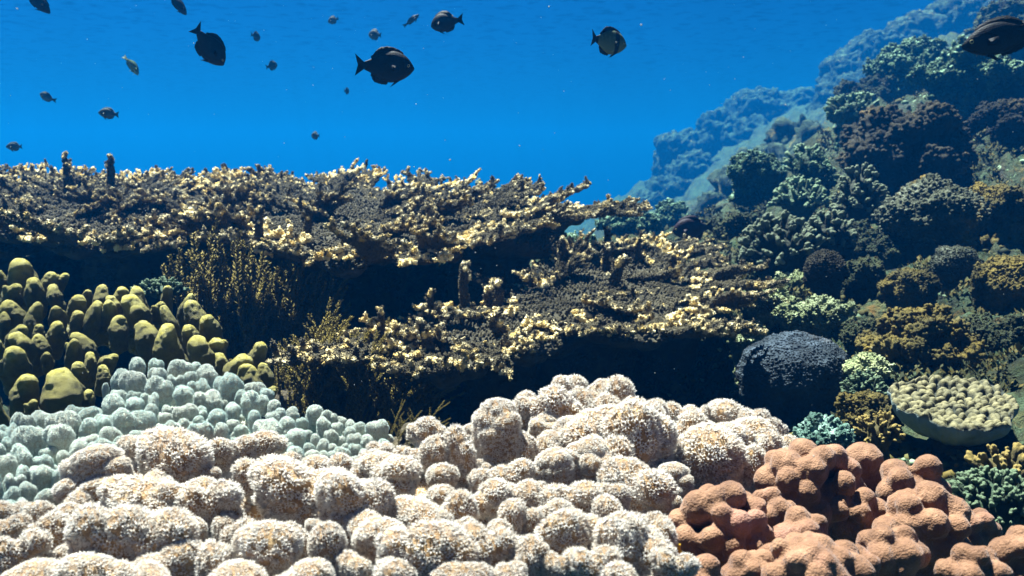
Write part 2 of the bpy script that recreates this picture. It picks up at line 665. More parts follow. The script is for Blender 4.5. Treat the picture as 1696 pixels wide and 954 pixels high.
ctrl += [np.array(p, float) for p in [
    (-.5, 1.95, .84), (-1.0, 1.9, .86), (-.5, 2.5, 1.05), (-1.1, 2.5, 1.06), (-.8, 2.4, 1.04), (-.05, 2.1, .90), (-.22, 2.5, 1.08), (-.02, 2.35, 1.0), (-.6, 1.6, .70), (-1.5, 2.45, 1.06), (-1.95, 2.5, 1.04), (-1.2, 2.35, 1.03), (-.6, 3.0, .8), (.1, 1.55, .70), (0, 1.15, .72), (-.9, 1.6, .75), (-.2, .9, .80), (0, .5, .84), (-.5, .6, .86), (.35, .5, .80), (0, 0, .7), (.45, .75, .78),
    (.35, 1.3, .72), (-1.6, 1.5, .6), (-1.5, .6, .8), (-1.2, 3.6, .1), (-2.8, 3, -.3), (0, 4.5, .55), (-.1, 3.6, .5), (0, 8, -.4), (-2, 7, -1.6), (-4, 4, -1.8), (-4, 0, -.8),
    (-6, 10, -2.4), (0, -2, .2), (3, -2, .6), (2.2, .5, 1.0), (3.4, 1.5, 1.5), (5, 4, 2.4), (6, 8, 2.7), (7, 14, 2.4), (1, 13, -1.5), (-3, 14, -2.6), (7, 0, 2.0)]]
ctrl = np.array(ctrl)
_A = np.linalg.norm(ctrl[:, None, :2] - ctrl[None, :, :2], axis=2)
_n = len(ctrl)
_B = np.zeros((_n + 3, _n + 3))
_B[:_n, :_n] = _A - 0.02 * np.eye(_n)
_B[:_n, _n:] = np.c_[np.ones(_n), ctrl[:, :2]]
_B[_n:, :_n] = _B[:_n, _n:].T
_w = np.linalg.solve(_B, np.r_[ctrl[:, 2], 0, 0, 0])

def ground_z(x, y, rough=True):
    x, y = np.atleast_1d(np.asarray(x, float)), np.atleast_1d(np.asarray(y, float))
    D = np.hypot(x[:, None] - ctrl[None, :, 0], y[:, None] - ctrl[None, :, 1])
    z = D @ _w[:_n] + _w[_n] + _w[_n + 1] * x + _w[_n + 2] * y
    if rough:
        P = np.c_[x, y, z]
        dist = np.clip(np.hypot(x, y), 0.4, 8)
        q = np.clip((dist - 0.9) / 1.2, 0.12, 1)
        z = z + q * (0.06 * billow(P, 3.1, 3, 5) + 0.035 * billow(P, 9, 3, 9) + 0.014 * billow(P, 26, 2, 13)) + 0.012 * fbm(P, 45, 3, 3)
        z = z + 0.11 * np.clip((dist - 2.5) / 3, 0, 1) * billow(P, 1.3, 3, 41)
    return np.clip(z, -2.95, 2.7)

def make_ground():
    v = np.r_[np.linspace(-1.6, 0.15, 10), 0.2 * np.exp(np.arange(0, 320) * 0.0148)]
    u = np.linspace(-1, 1, 330)
    Y = np.repeat(v[:, None], len(u), 1)
    X = u[None, :] * (0.8 + 0.85 * np.clip(Y, 0, None)) + 0.25 * np.clip(Y, 0, None)
    sh = X.shape
    Z = ground_z(X.ravel(), Y.ravel()).reshape(sh)
    jx = 0.004 * np.clip(Y, 0.3, 4)
    P = np.c_[X.ravel(), Y.ravel(), Z.ravel()]
    X = X + jx * vnoise(P, 9, 77).reshape(sh) * 4
    edge = np.zeros(sh, bool)
    edge[0], edge[-1], edge[:, 0], edge[:, -1] = True, True, True, True
    Z[edge] = -3.05
    V = np.c_[X.ravel(), Y.ravel(), Z.ravel()]
    i, j = np.meshgrid(np.arange(sh[0] - 1), np.arange(sh[1] - 1), indexing='ij')
    a = i * sh[1] + j
    F = np.stack([a, a + 1, a + sh[1] + 1, a + sh[1]], -1).reshape(-1, 4)
    structure(put('reef_slope', new_mesh('reef_slope', V, [F], mats=[M_REEF])))
    s = 38.0
    sb = np.array([[-s, -20, -3], [s, -20, -3], [s, 60, -3], [-s, 60, -3]], float)
    structure(put('seabed', new_mesh('seabed', sb, [np.array([[0, 1, 2, 3]])], mats=[M_SEABED])))
make_ground()

def lump(balls, voxel, amp, freq, seed, mat, smooth=4, fine=0.0, ffreq=30, billowy=True):
    """a natural mound: fused balls, then swollen by noise along its own skin"""
    V, T = blobs(balls, voxel, smooth)
    N = vnormals(V, T)
    nz = billow(V, freq, 3, seed) if billowy else fbm(V, freq, 4, seed)
    V = V + N * (amp * nz)[:, None]
    if fine:
        V = V + vnormals(V, T) * (fine * fbm(V, ffreq, 3, seed + 3))[:, None]
    return V, T

# far reef heads that fade into the blue
def far_head(name, label, items, voxel, amp, freq, seed):
    """items: (px, py, depth, radius in px)"""
    balls = []
    base = None
    for px, py, d, r in items:
        d *= 2.2
        c = at(px, py, d)
        rr = r / FPX * d
        balls.append((c, (rr, rr * 1.1, rr)))
        g = float(ground_z(c[0], c[1], False)[0])
        balls += chain(c, (c[0], c[1], min(g - 0.2, c[2] - rr)), rr * 0.95, rr * 1.1, 4)
    loc = np.mean([b[0] for b in balls[:1]], axis=0)
    V, T = lump([(np.array(c) - loc, r) for c, r in balls], voxel, amp, freq, seed, None, 3, amp * 0.35, freq * 5)
    o = put(name, new_mesh(name, V, [T], mats=[M_FAR]), loc)
    tag(o, label, 'reef outcrop', 'far reef outcrops')
    return o

far_head('reef_outcrop', 'hazy blue reef outcrop with stepped left side, lowest and farthest left of the far reef',
         [(1105, 330, 8.2, 48), (1075, 350, 8.0, 38), (1150, 300, 8.4, 55), (1170, 340, 8.2, 60)], 0.045, 0.09, 3.0, 11)
far_head('reef_outcrop', 'hazy blue rounded reef outcrop rising behind the low one, its top dome in mid slope',
         [(1140, 258, 9.2, 50), (1195, 235, 9.4, 55), (1250, 200, 9.6, 58), (1240, 260, 9.3, 70), (1310, 215, 9.6, 66), (1330, 175, 9.8, 34), (1115, 250, 9.1, 36)], 0.05, 0.10, 2.6, 12)
far_head('reef_outcrop', 'tall dim reef outcrop along the top of the slope behind the dark right hand fish',
         [(1400, 130, 7.6, 52), (1450, 105, 7.6, 60), (1520, 75, 7.8, 62), (1600, 45, 8.0, 70), (1680, 20, 8.0, 70), (1430, 175, 7.4, 70), (1375, 160, 7.5, 34)], 0.045, 0.09, 2.8, 13)
far_head('reef_outcrop', 'low dim green outcrop bulging between the blue outcrops and the bright green mound',
         [(1255, 268, 3.5, 34), (1290, 240, 3.6, 36), (1328, 215, 3.8, 34), (1212, 300, 3.3, 32), (1235, 290, 3.3, 34), (1300, 265, 3.3, 36), (1345, 240, 3.3, 34), (1170, 330, 3.2, 30)], 0.04, 0.09, 3.2, 14)
# ------------------------------------------------------------------ soft coral lobes
def lobe_variant(kind, seed, spacing, fuzz, k=5, bare=0.16, vox=0.028):
    """a unit lobe: about 1 wide, foot at z = -0.4, crown at z = 1"""
    g = random.Random(seed)
    u = g.uniform
    balls = chain((0, 0, -0.45), (0, 0, 0.5), 0.30, 0.36, 6)
    if kind == 'dome':
        balls.append(((0, 0, 0.55), (0.44, 0.42, 0.45)))
        for i in range(g.randint(2, 4)):
            a = u(0, 6.28)
            balls.append(((0.24 * math.cos(a), 0.24 * math.sin(a), u(0.5, 0.72)), u(0.2, 0.3)))
    elif kind == 'ridge':
        bend, ph = u(-0.5, 0.5), u(0, 3)
        for t in np.linspace(-1, 1, 9):
            balls.append(((0.34 * t, bend * (t * t - 0.4) * 0.55, 0.62 + 0.08 * math.cos(3 * t + ph)), 0.25 + 0.05 * math.cos(4 * t + ph)))
        for t in np.linspace(-1, 1, 7):
            balls.append(((0.3 * t, bend * (t * t - 0.4) * 0.5, 0.3), 0.24))
    elif kind == 'twin':
        for s, z, r in ((-1, u(0.5, 0.62), u(0.3, 0.36)), (1, u(0.42, 0.62), u(0.26, 0.34))):
            balls.append(((s * 0.22, u(-0.08, 0.08), z), (r, r, r * 1.1)))
            balls += chain((s * 0.22, 0, 0), (s * 0.22, 0, z), r * 0.8, r * 0.95, 4)
    elif kind == 'thumb':
        x, y = u(-0.1, 0.1), u(-0.1, 0.1)
        balls += chain((0, 0, 0.1), (x, y, 0.62), 0.38, 0.37, 5)
        if g.random() < 0.4:
            a = u(0, 6.28)
            balls.append(((0.25 * math.cos(a), 0.25 * math.sin(a), u(0.2, 0.5)), 0.24))
    elif kind == 'tall':
        x, y = u(-0.1, 0.1), u(-0.1, 0.1)
        balls += chain((0, 0, 0.1), (x, y, 1.45), 0.36, 0.32, 8)
        for i in range(6):
            a = u(0, 6.28)
            balls += chain((0.24 * math.cos(a), 0.24 * math.sin(a), 0.0), (0.3 * math.cos(a), 0.3 * math.sin(a), u(0.75, 1.5)), 0.26, 0.24, 7)
    elif kind == 'fold':                              # a tall winding fold
        ph, am = u(0, 6.28), u(0.14, 0.24)
        for t in np.linspace(-1, 1, 13):
            x, y = 0.36 * t, am * math.sin(3.2 * t + ph)
            zt = 0.70 + 0.10 * math.sin(4.1 * t + ph * 2) - 0.12 * t * t
            for zz in (0.1, 0.4, zt):
                balls.append(((x, y, zz), 0.215 + 0.02 * math.sin(3 * t + ph)))
    V, T = blobs(balls, vox, 8)
    N = vnormals(V, T)
    V = V + N * (0.035 * fbm(V, 2.6, 3, seed))[:, None]
    P, Nn = scatter(V, T, spacing, -0.25, seed)
    keep = (P[:, 2] > bare) | (vnoise(P, 3, seed) > 0.2)
    P, Nn = P[keep], Nn[keep]
    tv, tt, tw = tufts(P, Nn, spacing * 0.64, fuzz, k, seed)
    hg = np.clip((V[:, 2] - 0.0) / 0.35, 0, 1)
    return merge((V, T, {'pol': np.zeros(len(V)), 'hgt': hg}), (tv, tt, {'pol': tw, 'hgt': np.ones(len(tv))}))

def variants(name, specs, mat):
    out = []
    for kind, seed, sp, fz, k in specs:
        V, T, A = lobe_variant(kind, seed, sp, fz, k)
        out.append(new_mesh(name, V, [T], A, mats=[mat]))
    return out

WHITE_BIG = variants('white_lobe', [(k, 100 + i, 0.074, 0.038, 6) for i, k in enumerate(
    ['dome', 'ridge', 'ridge', 'dome', 'twin', 'fold', 'ridge', 'dome', 'dome', 'twin', 'ridge'])], M_WHITE)
WHITE_SMALL = variants('white_small_lobe', [(k, 140 + i, 0.105, 0.052, 6) for i, k in enumerate(
    ['dome', 'ridge', 'thumb', 'dome', 'twin', 'ridge'])], M_WHITE)
WHITE_TALL = variants('white_tall_lobe', [('tall', 150, 0.060, 0.034, 7), ('tall', 151, 0.060, 0.034, 7)], M_WHITE)
BLUE_FINGER = variants('blue_finger', [(k, 160 + i, 0.075, 0.026, 5) for i, k in enumerate(
    ['twin', 'thumb', 'dome', 'twin', 'ridge', 'thumb', 'twin', 'dome', 'fold', 'twin'])], M_BLUE)

BED = 0.962
def colony(name, label, cat, items, big, small, mat, part, group=None, limit=95, base_mat=None, basek=0.5, lean=0.2, young=True):
    """items: (px, py of the crown's middle, width px, height px[, depth]): one soft coral with a body and its lobes"""
    pts = []
    for it in items:
        px, py, wd, ht = it[:4]
        foot = py + ht * 0.5
        p = on_plane(px, foot, BED)
        d = (p[1] * CP - (p[2] - CAM_Z) * SP)
        if len(it) > 4 and it[4]:
            d = it[4]
            p = at(px, foot, d)
        pts.append((p, wd / FPX * d, ht / FPX * d * 1.06, wd))
    c = np.mean([p for p, *_ in pts], axis=0)
    root = thing(name, label, cat, (c[0], c[1], float(ground_z(c[0], c[1])[0])), group)
    rl = np.array(root.location)
    balls = []
    for p, wd, ht, _ in pts:
        r = wd * basek
        balls.append((p + np.array([0, 0, -r * 0.75]) - rl, r))
        if p[2] - 0.06 > float(ground_z(p[0], p[1])[0]):
            balls += chain(p - rl + np.array([0, 0, -r]), np.array([p[0], p[1], float(ground_z(p[0], p[1])[0]) - 0.02]) - rl, r, r * 0.9, 4)
    for i in range(1, len(pts)):                      # one continuous foot
        j = min(range(i), key=lambda q: np.linalg.norm(pts[q][0] - pts[i][0]))
        r = min(pts[i][1], pts[j][1]) * basek * 0.8
        dn = np.array([0, 0, -r * 1.1])
        balls += chain(pts[i][0] + dn - rl, pts[j][0] + dn - rl, r, r)
    V, T = one_piece(*blobs(balls, 0.006, 6))
    P, Nn = scatter(V, T, 0.0042, None, 3)
    kk = Nn[:, 2] > -0.2
    tv, tt, tw = tufts(P[kk], Nn[kk], 0.0028, 0.0018, 6, 3)
    V, T, A = merge((V, T, {'pol': np.zeros(len(V)), 'hgt': np.full(len(V), 1.0)}), (tv, tt, {'pol': tw, 'hgt': np.ones(len(tv))}))
    put('base', new_mesh('base', V, [T], A, mats=[base_mat or mat]), root.location, parent=root)
    # small young lobes crowd the gaps
    g = random.Random(len(items))
    for k in range(min(limit - len(pts), 42) if young else 0):
        p, wd, ht, wpx = g.choice(pts)
        a = g.uniform(0, 6.28)
        q = wd * g.uniform(0.45, 0.7)
        pts.append((p + np.array([math.cos(a) * q, math.sin(a) * q, -0.004]), wd * g.uniform(0.35, 0.55), ht * g.uniform(0.4, 0.65), 40))
    for i, (p, wd, ht, wpx) in enumerate(pts[:limit]):
        src = big if wpx > 85 else small
        me = src[(i * 7 + int(wpx)) % len(src)]
        s = wd * (1.25 if wpx > 85 else 1.06)
        hz = max(ht * 1.12, wd * 0.8)
        if mat is M_WHITE and hz > 1.35 * s:
            me, hz, s = WHITE_TALL[i % 2], hz * 0.9 / 1.8, s * 1.3
        put(part, me, p, (random.uniform(-lean, lean), random.uniform(-lean, lean), random.uniform(-0.5, 0.5) + random.choice((0, math.pi)) * 1.0 + random.choice((-0.5, 0.0, 0.5))),
            (s, s * random.uniform(0.72, 0.98), hz), root)
    return root

def z6(L):
    return [(x / 2.827, 640 + y / 2.827, a / 2.827, b / 2.827) for x, y, a, b in L]
def z7(L):
    return [(550 + x / 2.695, 600 + y / 2.695, a / 2.695, b / 2.695) for x, y, a, b in L]
def z8(L):
    return [(1096 + x / 2.827, 640 + y / 2.827, a / 2.827, b / 2.827) for x, y, a, b in L]

left_white = z6([(470, 430, 230, 280), (790, 360, 300, 260), (730, 500, 180, 150), (900, 390, 120, 190), (1010, 330, 170, 160), (1250, 290, 190, 120), (1120, 320, 150, 130),
                 (870, 570, 250, 220), (1030, 570, 230, 230), (1380, 510, 380, 270), (1230, 430, 190, 170), (1440, 610, 180, 130), (1640, 570, 260, 280),
                 (500, 760, 260, 310), (700, 760, 300, 290), (920, 700, 150, 130), (640, 610, 340, 150), (250, 710, 210, 170), (120, 800, 220, 200), (380, 560, 150, 120),
                 (590, 545, 140, 90), (800, 860, 250, 190), (970, 850, 220, 190), (1250, 800, 270, 250), (1130, 740, 190, 200), (1360, 730, 170, 160), (1540, 770, 190, 210),
                 (1650, 860, 130, 100), (40, 860, 200, 140), (300, 820, 140, 130), (1060, 680, 160, 120), (60, 690, 180, 130), (180, 620, 170, 110), (340, 620, 170, 100),
                 (1480, 390, 160, 110), (1360, 370, 140, 90), (40, 610, 150, 90), (620, 300, 130, 110), (560, 380, 130, 110), (700, 290, 160, 100),
                 (420, 930, 300, 180), (700, 950, 250, 150), (1100, 930, 250, 160), (1400, 940, 250, 170), (150, 940, 260, 160)])
mid_white = z7([(470, 430, 170, 180), (590, 420, 180, 210), (420, 320, 160, 110), (340, 450, 150, 120), (620, 335, 90, 120), (270, 540, 250, 140), (110, 620, 230, 190),
                (210, 790, 230, 170), (370, 690, 230, 170), (570, 690, 170, 180), (600, 770, 140, 130), (60, 760, 160, 150), (430, 870, 340, 220), (90, 930, 170, 100),
                (660, 860, 220, 200), (740, 780, 130, 130), (790, 720, 190, 160), (720, 610, 200, 130), (880, 730, 120, 120), (1000, 690, 180, 120), (1060, 800, 250, 220),
                (1290, 830, 230, 240), (1240, 690, 190, 160), (1370, 770, 180, 180), (1420, 890, 220, 170), (1460, 800, 160, 160), (870, 880, 190, 170), (1010, 930, 150, 130),
                (500, 520, 160, 110), (680, 540, 140, 100), (820, 530, 190, 110), (880, 600, 160, 130), (1100, 620, 220, 150), (1250, 610, 150, 120), (950, 610, 140, 120),
                (50, 480, 140, 120), (180, 460, 150, 110), (230, 410, 110, 90), (480, 620, 150, 110), (1170, 930, 200, 170), (1300, 990, 220, 150), (600, 980, 230, 140),
                (260, 980, 220, 130), (810, 990, 200, 120), (1500, 930, 170, 160), (130, 500, 140, 110), (450, 740, 150, 140)])
def raised(L, d0, d1):
    """lobes of a clump that climbs away from the camera"""
    ys = [b[1] + b[3] / 2 for b in L]
    lo, hi = min(ys), max(ys)
    return [(*b, d1 + (d0 - d1) * (y - lo) / (hi - lo)) for b, y in zip(L, ys)]
clump_white = raised(z7([(750, 350, 190, 350), (700, 300, 110, 250), (820, 240, 140, 150), (940, 320, 130, 180), (980, 230, 220, 200), (1050, 125, 160, 110), (1190, 150, 130, 120),
                         (1290, 155, 160, 150), (1170, 215, 130, 110), (1150, 330, 300, 240), (1340, 370, 260, 300), (1150, 450, 150, 240), (1270, 470, 200, 220), (1410, 280, 160, 170),
                         (890, 440, 170, 180), (1020, 520, 200, 260), (1050, 330, 140, 200), (1400, 590, 280, 250), (1510, 540, 140, 170), (1120, 190, 140, 120), (880, 200, 130, 110),
                         (1230, 250, 190, 150), (1330, 250, 150, 140), (1440, 400, 120, 200), (970, 400, 140, 180), (1290, 570, 170, 160), (1440, 230, 110, 110), (820, 470, 110, 150)]), 0.66, 0.80)
right_white = raised(z8([(90, 170, 150, 140), (190, 160, 120, 110), (290, 150, 190, 110), (430, 190, 140, 140), (550, 240, 130, 140), (140, 240, 210, 180), (230, 350, 310, 260),
                         (360, 270, 250, 190), (480, 300, 200, 160), (600, 310, 120, 120), (20, 440, 160, 200), (400, 390, 160, 170), (520, 360, 150, 130), (60, 340, 140, 190), (30, 240, 100, 150),
                         (20, 590, 130, 200)]), 0.67, 0.80)
colony('soft_coral', 'wide white leather coral at the bottom edge beside the blue grey finger soft corals', 'soft coral',
       left_white, WHITE_BIG, WHITE_SMALL, M_WHITE, 'lobe', 'white leather corals')
colony('soft_coral', 'wide white leather coral at the bottom edge, reaching right to the brown lobed corals', 'soft coral',
       mid_white, WHITE_BIG, WHITE_SMALL, M_WHITE, 'lobe', 'white leather corals')
colony('soft_coral', 'tallest white leather coral clump, heaped up before the black hollow under the table coral', 'soft coral',
       clump_white, WHITE_BIG, WHITE_SMALL, M_WHITE, 'lobe', 'white leather corals', basek=0.45)
colony('soft_coral', 'smaller white leather coral clump between the tall white heap and the brown lobed corals', 'soft coral',
       right_white, WHITE_BIG, WHITE_SMALL, M_WHITE, 'lobe', 'white leather corals', basek=0.45)

def inside(poly, x, y):
    r = False
    j = len(poly) - 1
    for i in range(len(poly)):
        if (poly[i][1] > y) != (poly[j][1] > y) and x < (poly[j][0] - poly[i][0]) * (y - poly[i][1]) / (poly[j][1] - poly[i][1]) + poly[i][0]:
            r = not r
        j = i
    return r

def fill(poly, size, seed, squash=0.72):
    """spread finger positions over an outline of the bed; size(x, y) gives the width"""
    g = random.Random(seed)
    xs, ys = [p[0] for p in poly], [p[1] for p in poly]
    out = []
    for _ in range(9000):
        x, y = g.uniform(min(xs), max(xs)), g.uniform(min(ys), max(ys))
        if not inside(poly, x, y):
            continue
        s = size(x, y) * g.uniform(0.7, 1.4)
        if all(((x - a) / (s + b)) ** 2 + ((y - c) / ((s + b) * squash)) ** 2 > 0.17 for a, c, b in out):
            out.append((x, y, s))
    return [(x, y - s * 0.15, s, s * g.uniform(0.85, 1.25)) for x, y, s in sorted(out, key=lambda q: q[1])]

b1 = fill([(195, 640), (225, 612), (330, 612), (440, 660), (460, 690), (440, 740), (330, 735), (230, 735), (150, 700)], lambda x, y: 33, 3)
b2 = fill([(455, 690), (540, 690), (625, 720), (650, 748), (590, 775), (540, 790), (470, 760), (430, 745)], lambda x, y: 26, 5)
b3 = fill([(-10, 740), (40, 710), (150, 680), (185, 720), (215, 745), (170, 760), (110, 800), (100, 850), (-10, 850)], lambda x, y: 38, 8)
colony('soft_coral', 'blue grey soft coral with plump fingers, between olive finger coral and white leather coral', 'soft coral',
       b1, BLUE_FINGER, BLUE_FINGER, M_BLUE, 'finger', 'blue grey finger soft corals')
colony('soft_coral', 'pale teal soft coral with the smallest fingers, its end reaching below the feathery brown plumes', 'soft coral',
       b2, BLUE_FINGER, BLUE_FINGER, M_BLUE, 'finger', 'blue grey finger soft corals')
colony('soft_coral', 'blue grey soft coral with long spaced fingers at the left edge of the photo', 'soft coral',
       b3, BLUE_FINGER, BLUE_FINGER, M_BLUE, 'finger', 'blue grey finger soft corals')

# ------------------------------------------------------------------ olive finger corals
def olive_variant(seed):
    g = random.Random(seed)
    u = g.uniform
    tx, ty = u(-0.18, 0.18), u(-0.18, 0.18)
    balls = chain((0, 0, -0.6), (0, 0, 0.15), 0.36, 0.44, 5) + chain((0, 0, 0.15), (tx, ty, 0.62), 0.44, u(0.26, 0.34), 6)
    if seed % 3 == 0:
        a = u(0, 6.28)
        balls += chain((0, 0, 0.1), (0.3 * math.cos(a), 0.3 * math.sin(a), u(0.35, 0.55)), 0.32, 0.2, 5)
    V, T = blobs(balls, 0.035, 6)
    V = V + vnormals(V, T) * (0.06 * fbm(V, 2.2, 3, seed))[:, None]
    tip = np.clip((V[:, 2] - 0.25) / 0.7, 0, 1) + 0.15 * vnoise(V, 4, seed)
    return new_mesh('olive_finger', V, [T], {'tip': np.clip(tip, 0, 1)}, mats=[M_OLIVE])
OLIVE = [olive_variant(200 + i) for i in range(8)]

def z3(L):
    return [(x / 2.807, 400 + y / 2.807, a / 2.807, b / 2.807) for x, y, a, b in L]

def olive_colony(label, items, dn, df, y0, y1):
    pts = []
    for px, py, wd, ht in items:
        foot = py + ht / 2
        d = dn + (df - dn) * np.clip((y0 - foot) / (y0 - y1), 0, 1)
        pts.append((at(px, foot, d), wd / FPX * d, ht / FPX * d))
    c = np.mean([p for p, *_ in pts], axis=0)
    root = thing('finger_coral', label, 'finger coral', (c[0], c[1], float(ground_z(c[0], c[1])[0])), 'olive finger corals')
    rl = np.array(root.location)
    balls = []
    for p, wd, ht in pts:
        r = wd * 0.55
        balls.append((p - np.array([0, 0, r * 1.3]) - rl, r))
        gz = float(ground_z(p[0], p[1])[0])
        balls += chain(p - np.array([0, 0, r]) - rl, np.array([p[0], p[1], min(gz, p[2] - r)]) - rl, r * 0.95, r * 0.95, 4)
    V, T = one_piece(*blobs(balls, 0.008, 6))
    put('base', new_mesh('base', V, [T], {'tip': np.zeros(len(V))}, mats=[M_OLIVE]), root.location, parent=root)
    for i, (p, wd, ht) in enumerate(pts):
        s = wd * 1.1
        put('finger', OLIVE[(i * 5) % 8], p, (random.uniform(-0.2, 0.35), random.uniform(-0.4, 0.4), random.uniform(0, 6.28)), (s * 0.95, s * 0.95, max(ht * 0.9, s * 0.9)), root)
    return root

olive_colony('large olive yellow finger coral with many stubby fingers under the left table coral', z3(
    [(10, 160, 60, 100), (110, 160, 140, 90), (160, 215, 110, 110), (220, 175, 90, 100), (280, 165, 60, 70), (50, 235, 110, 70), (260, 235, 80, 70), (350, 285, 100, 90),
     (410, 245, 60, 60), (470, 235, 80, 110), (560, 245, 90, 100), (640, 265, 100, 150), (650, 315, 140, 110), (735, 295, 80, 100), (775, 235, 70, 100), (855, 275, 70, 120),
     (810, 340, 80, 190), (920, 315, 110, 140), (985, 395, 110, 80), (900, 425, 90, 80), (1000, 475, 110, 110), (920, 480, 90, 90), (790, 475, 150, 100), (940, 535, 140, 60),
     (690, 405, 130, 150), (550, 385, 100, 100), (510, 315, 90, 140), (430, 325, 90, 140), (530, 280, 80, 90), (270, 320, 90, 120), (160, 335, 100, 160), (80, 335, 110, 60),
     (20, 350, 60, 90), (360, 365, 80, 60), (70, 425, 90, 80), (260, 410, 90, 110), (130, 455, 120, 140), (340, 475, 90, 160), (410, 455, 110, 140), (200, 475, 90, 70),
     (220, 525, 60, 80), (180, 415, 60, 50), (10, 485, 60, 100), (70, 555, 140, 110), (420, 545, 70, 100), (490, 555, 90, 60), (480, 615, 80, 70), (370, 585, 90, 90),
     (290, 690, 210, 170), (110, 680, 140, 130), (370, 650, 60, 100), (410, 725, 70, 60), (20, 775, 90, 190), (150, 745, 80, 110), (-60, 300, 100, 120), (-60, 450, 100, 140), (-50, 620, 100, 160)]),
    0.86, 1.36, 700, 450)
olive_colony('small olive knobbly finger coral, alone between blue grey soft coral and brown plumes', z3(
    [(1100, 565, 150, 140), (1180, 500, 100, 130), (1240, 595, 80, 100), (1170, 640, 110, 80), (1030, 565, 90, 60), (1250, 685, 60, 70), (1130, 610, 120, 90)]), 1.0, 1.14, 650, 560)

# ------------------------------------------------------------------ brown lobed corals
def brown_head(label, cx, cy, wd, ht, d, knob, seed, gap=0.64, squash=0.8):
    """a rounded head of fused knobs; knob: knob radius in px"""
    g = random.Random(seed)
    s = d / FPX
    ctr = at(cx, cy + ht * 0.12, d)
    rx, rz = wd / 2 * s, ht * 0.62 * s
    ry = rx * squash
    kr = knob * s
    balls = [((0, 0, -kr * 0.8), (rx - kr * 1.5, ry - kr * 1.5, rz - kr * 1.5))]
    pts = []
    for _ in range(900):
        v = np.array([g.gauss(0, 1), g.gauss(0, 1), g.gauss(0, 1)])
        v /= np.linalg.norm(v)
        if v[2] < -0.35:
            continue
        r = kr * g.uniform(0.75, 1.3)
        p = v * np.array([rx - r, ry - r, rz - r * 0.9])
        if all(np.linalg.norm(p - q) > (r + t) * gap for q, t in pts):
            pts.append((p, r))
    for p, r in pts:
        balls.append((p, (r * g.uniform(0.9, 1.1), r * g.uniform(0.9, 1.1), r)))
        balls += chain(p * 0.2, p, r * 0.62, r * 0.7, 6)
        if g.random() < 0.2:                        # some knobs run together in a fold
            q = min(pts, key=lambda b: np.linalg.norm(b[0] - p) if b[0] is not p else 9)
            balls += chain(p, q[0], r * 0.9, q[1] * 0.9, 4)
    gz = float(ground_z(ctr[0], ctr[1])[0])
    foot = gz - ctr[2] - 0.01
    if foot < -rz * 0.5:
        balls += chain((0, 0, -rz * 0.3), (0, 0, foot), rx * 0.7, rx * 0.6, 4)
    V, T = one_piece(*blobs(balls, 0.0014, 7))
    N = vnormals(V, T)
    V = V + N * (0.0014 * fbm(V, 60, 3, seed))[:, None]
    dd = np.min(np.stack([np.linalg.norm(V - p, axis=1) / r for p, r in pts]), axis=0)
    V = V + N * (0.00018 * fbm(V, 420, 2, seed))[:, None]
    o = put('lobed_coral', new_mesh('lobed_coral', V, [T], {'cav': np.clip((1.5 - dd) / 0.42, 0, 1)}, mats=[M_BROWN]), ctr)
    tag(o, label, 'hard coral', 'brown lobed corals')
    return o

for a in [('pinkish brown lobed coral head against the white leather coral, with even rounded knobs', 1195, 878, 190, 165, .58, 24, 31),
          ('pinkish brown lobed coral highest of the brown corals, touching the white leather coral', 1340, 800, 190, 150, .68, 25, 32),
          ('small brown lobed coral with one smooth broad fold, in the middle of the brown corals', 1325, 885, 115, 95, .575, 27, 33),
          ('brown lobed coral with two knobs at the back, below the pale cup coral', 1440, 770, 100, 90, .74, 27, 34),
          ('brown lobed coral with curled folds before the deep black gap below the cup coral', 1510, 800, 125, 110, .70, 27, 35),
          ('largest dark brown lobed coral with winding folds, beside the deep dark crevice', 1530, 866, 170, 140, .63, 29, 36),
          ('low brown lobed coral cut by the bottom edge, under the broad fold coral', 1345, 930, 200, 90, .52, 25, 37),
          ('small dark brown lobed coral with two round knobs beside the dark crevice', 1475, 905, 130, 80, .56, 25, 38),
          ('brown lobed coral at the bottom edge, between the crevice and the right corner', 1610, 940, 130, 80, .54, 22, 39),
          ('pinkish brown lobed coral in the bottom right corner of the photo', 1690, 915, 110, 110, .56, 22, 40),
          ('brown lobed coral of small tight knobs wedged between the two biggest left heads', 1275, 852, 110, 90, .63, 20, 42),
          ('shaded brown lobed coral deep in the middle, right of the broad fold coral', 1425, 850, 110, 90, .66, 22, 43),
          ('brown lobed coral low between the crevice corals and the broad fold coral', 1412, 940, 100, 80, .53, 20, 44),
          ('brown lobed coral of tight knobs at the back right, under the pale green knobbly coral', 1605, 872, 100, 80, .66, 20, 45),
          ('brown lobed coral cut by the bottom edge, centre of the brown group', 1255, 945, 120, 80, .53, 21, 46),
          ('little brown knob cluster cut by the bottom edge, left of the brown group', 1150, 950, 110, 70, .52, 20, 41)]:
    brown_head(*a)

M_SPONGE = make_rock('yellow_sponge', [(0.3, (0.30, 0.16, 0.01)), (0.7, (0.55, 0.34, 0.03))], 60, bscale=300, bdist=0.002)
for k, (px, py, d, r, lab) in enumerate([(1124, 915, .535, 9, 'small yellow sponge tuft wedged between white leather coral and brown lobed coral'),
                                         (1437, 893, .575, 11, 'small yellow sponge tuft on the brown coral beside the dark crevice')]):
    s = d / FPX
    V, T = lump([((0, 0, 0), (r * s, r * s, r * s * 1.7)), ((r * s * .4, 0, -r * s), r * s), ((-r * s * .3, 0, r * s * .9), r * s * .7)], 0.0012, 0.0015, 150, 50 + k, None, 3)
    o = put('sponge', new_mesh('sponge', V, [T], mats=[M_SPONGE]), at(px, py, d))
    tag(o, lab, 'sponge')
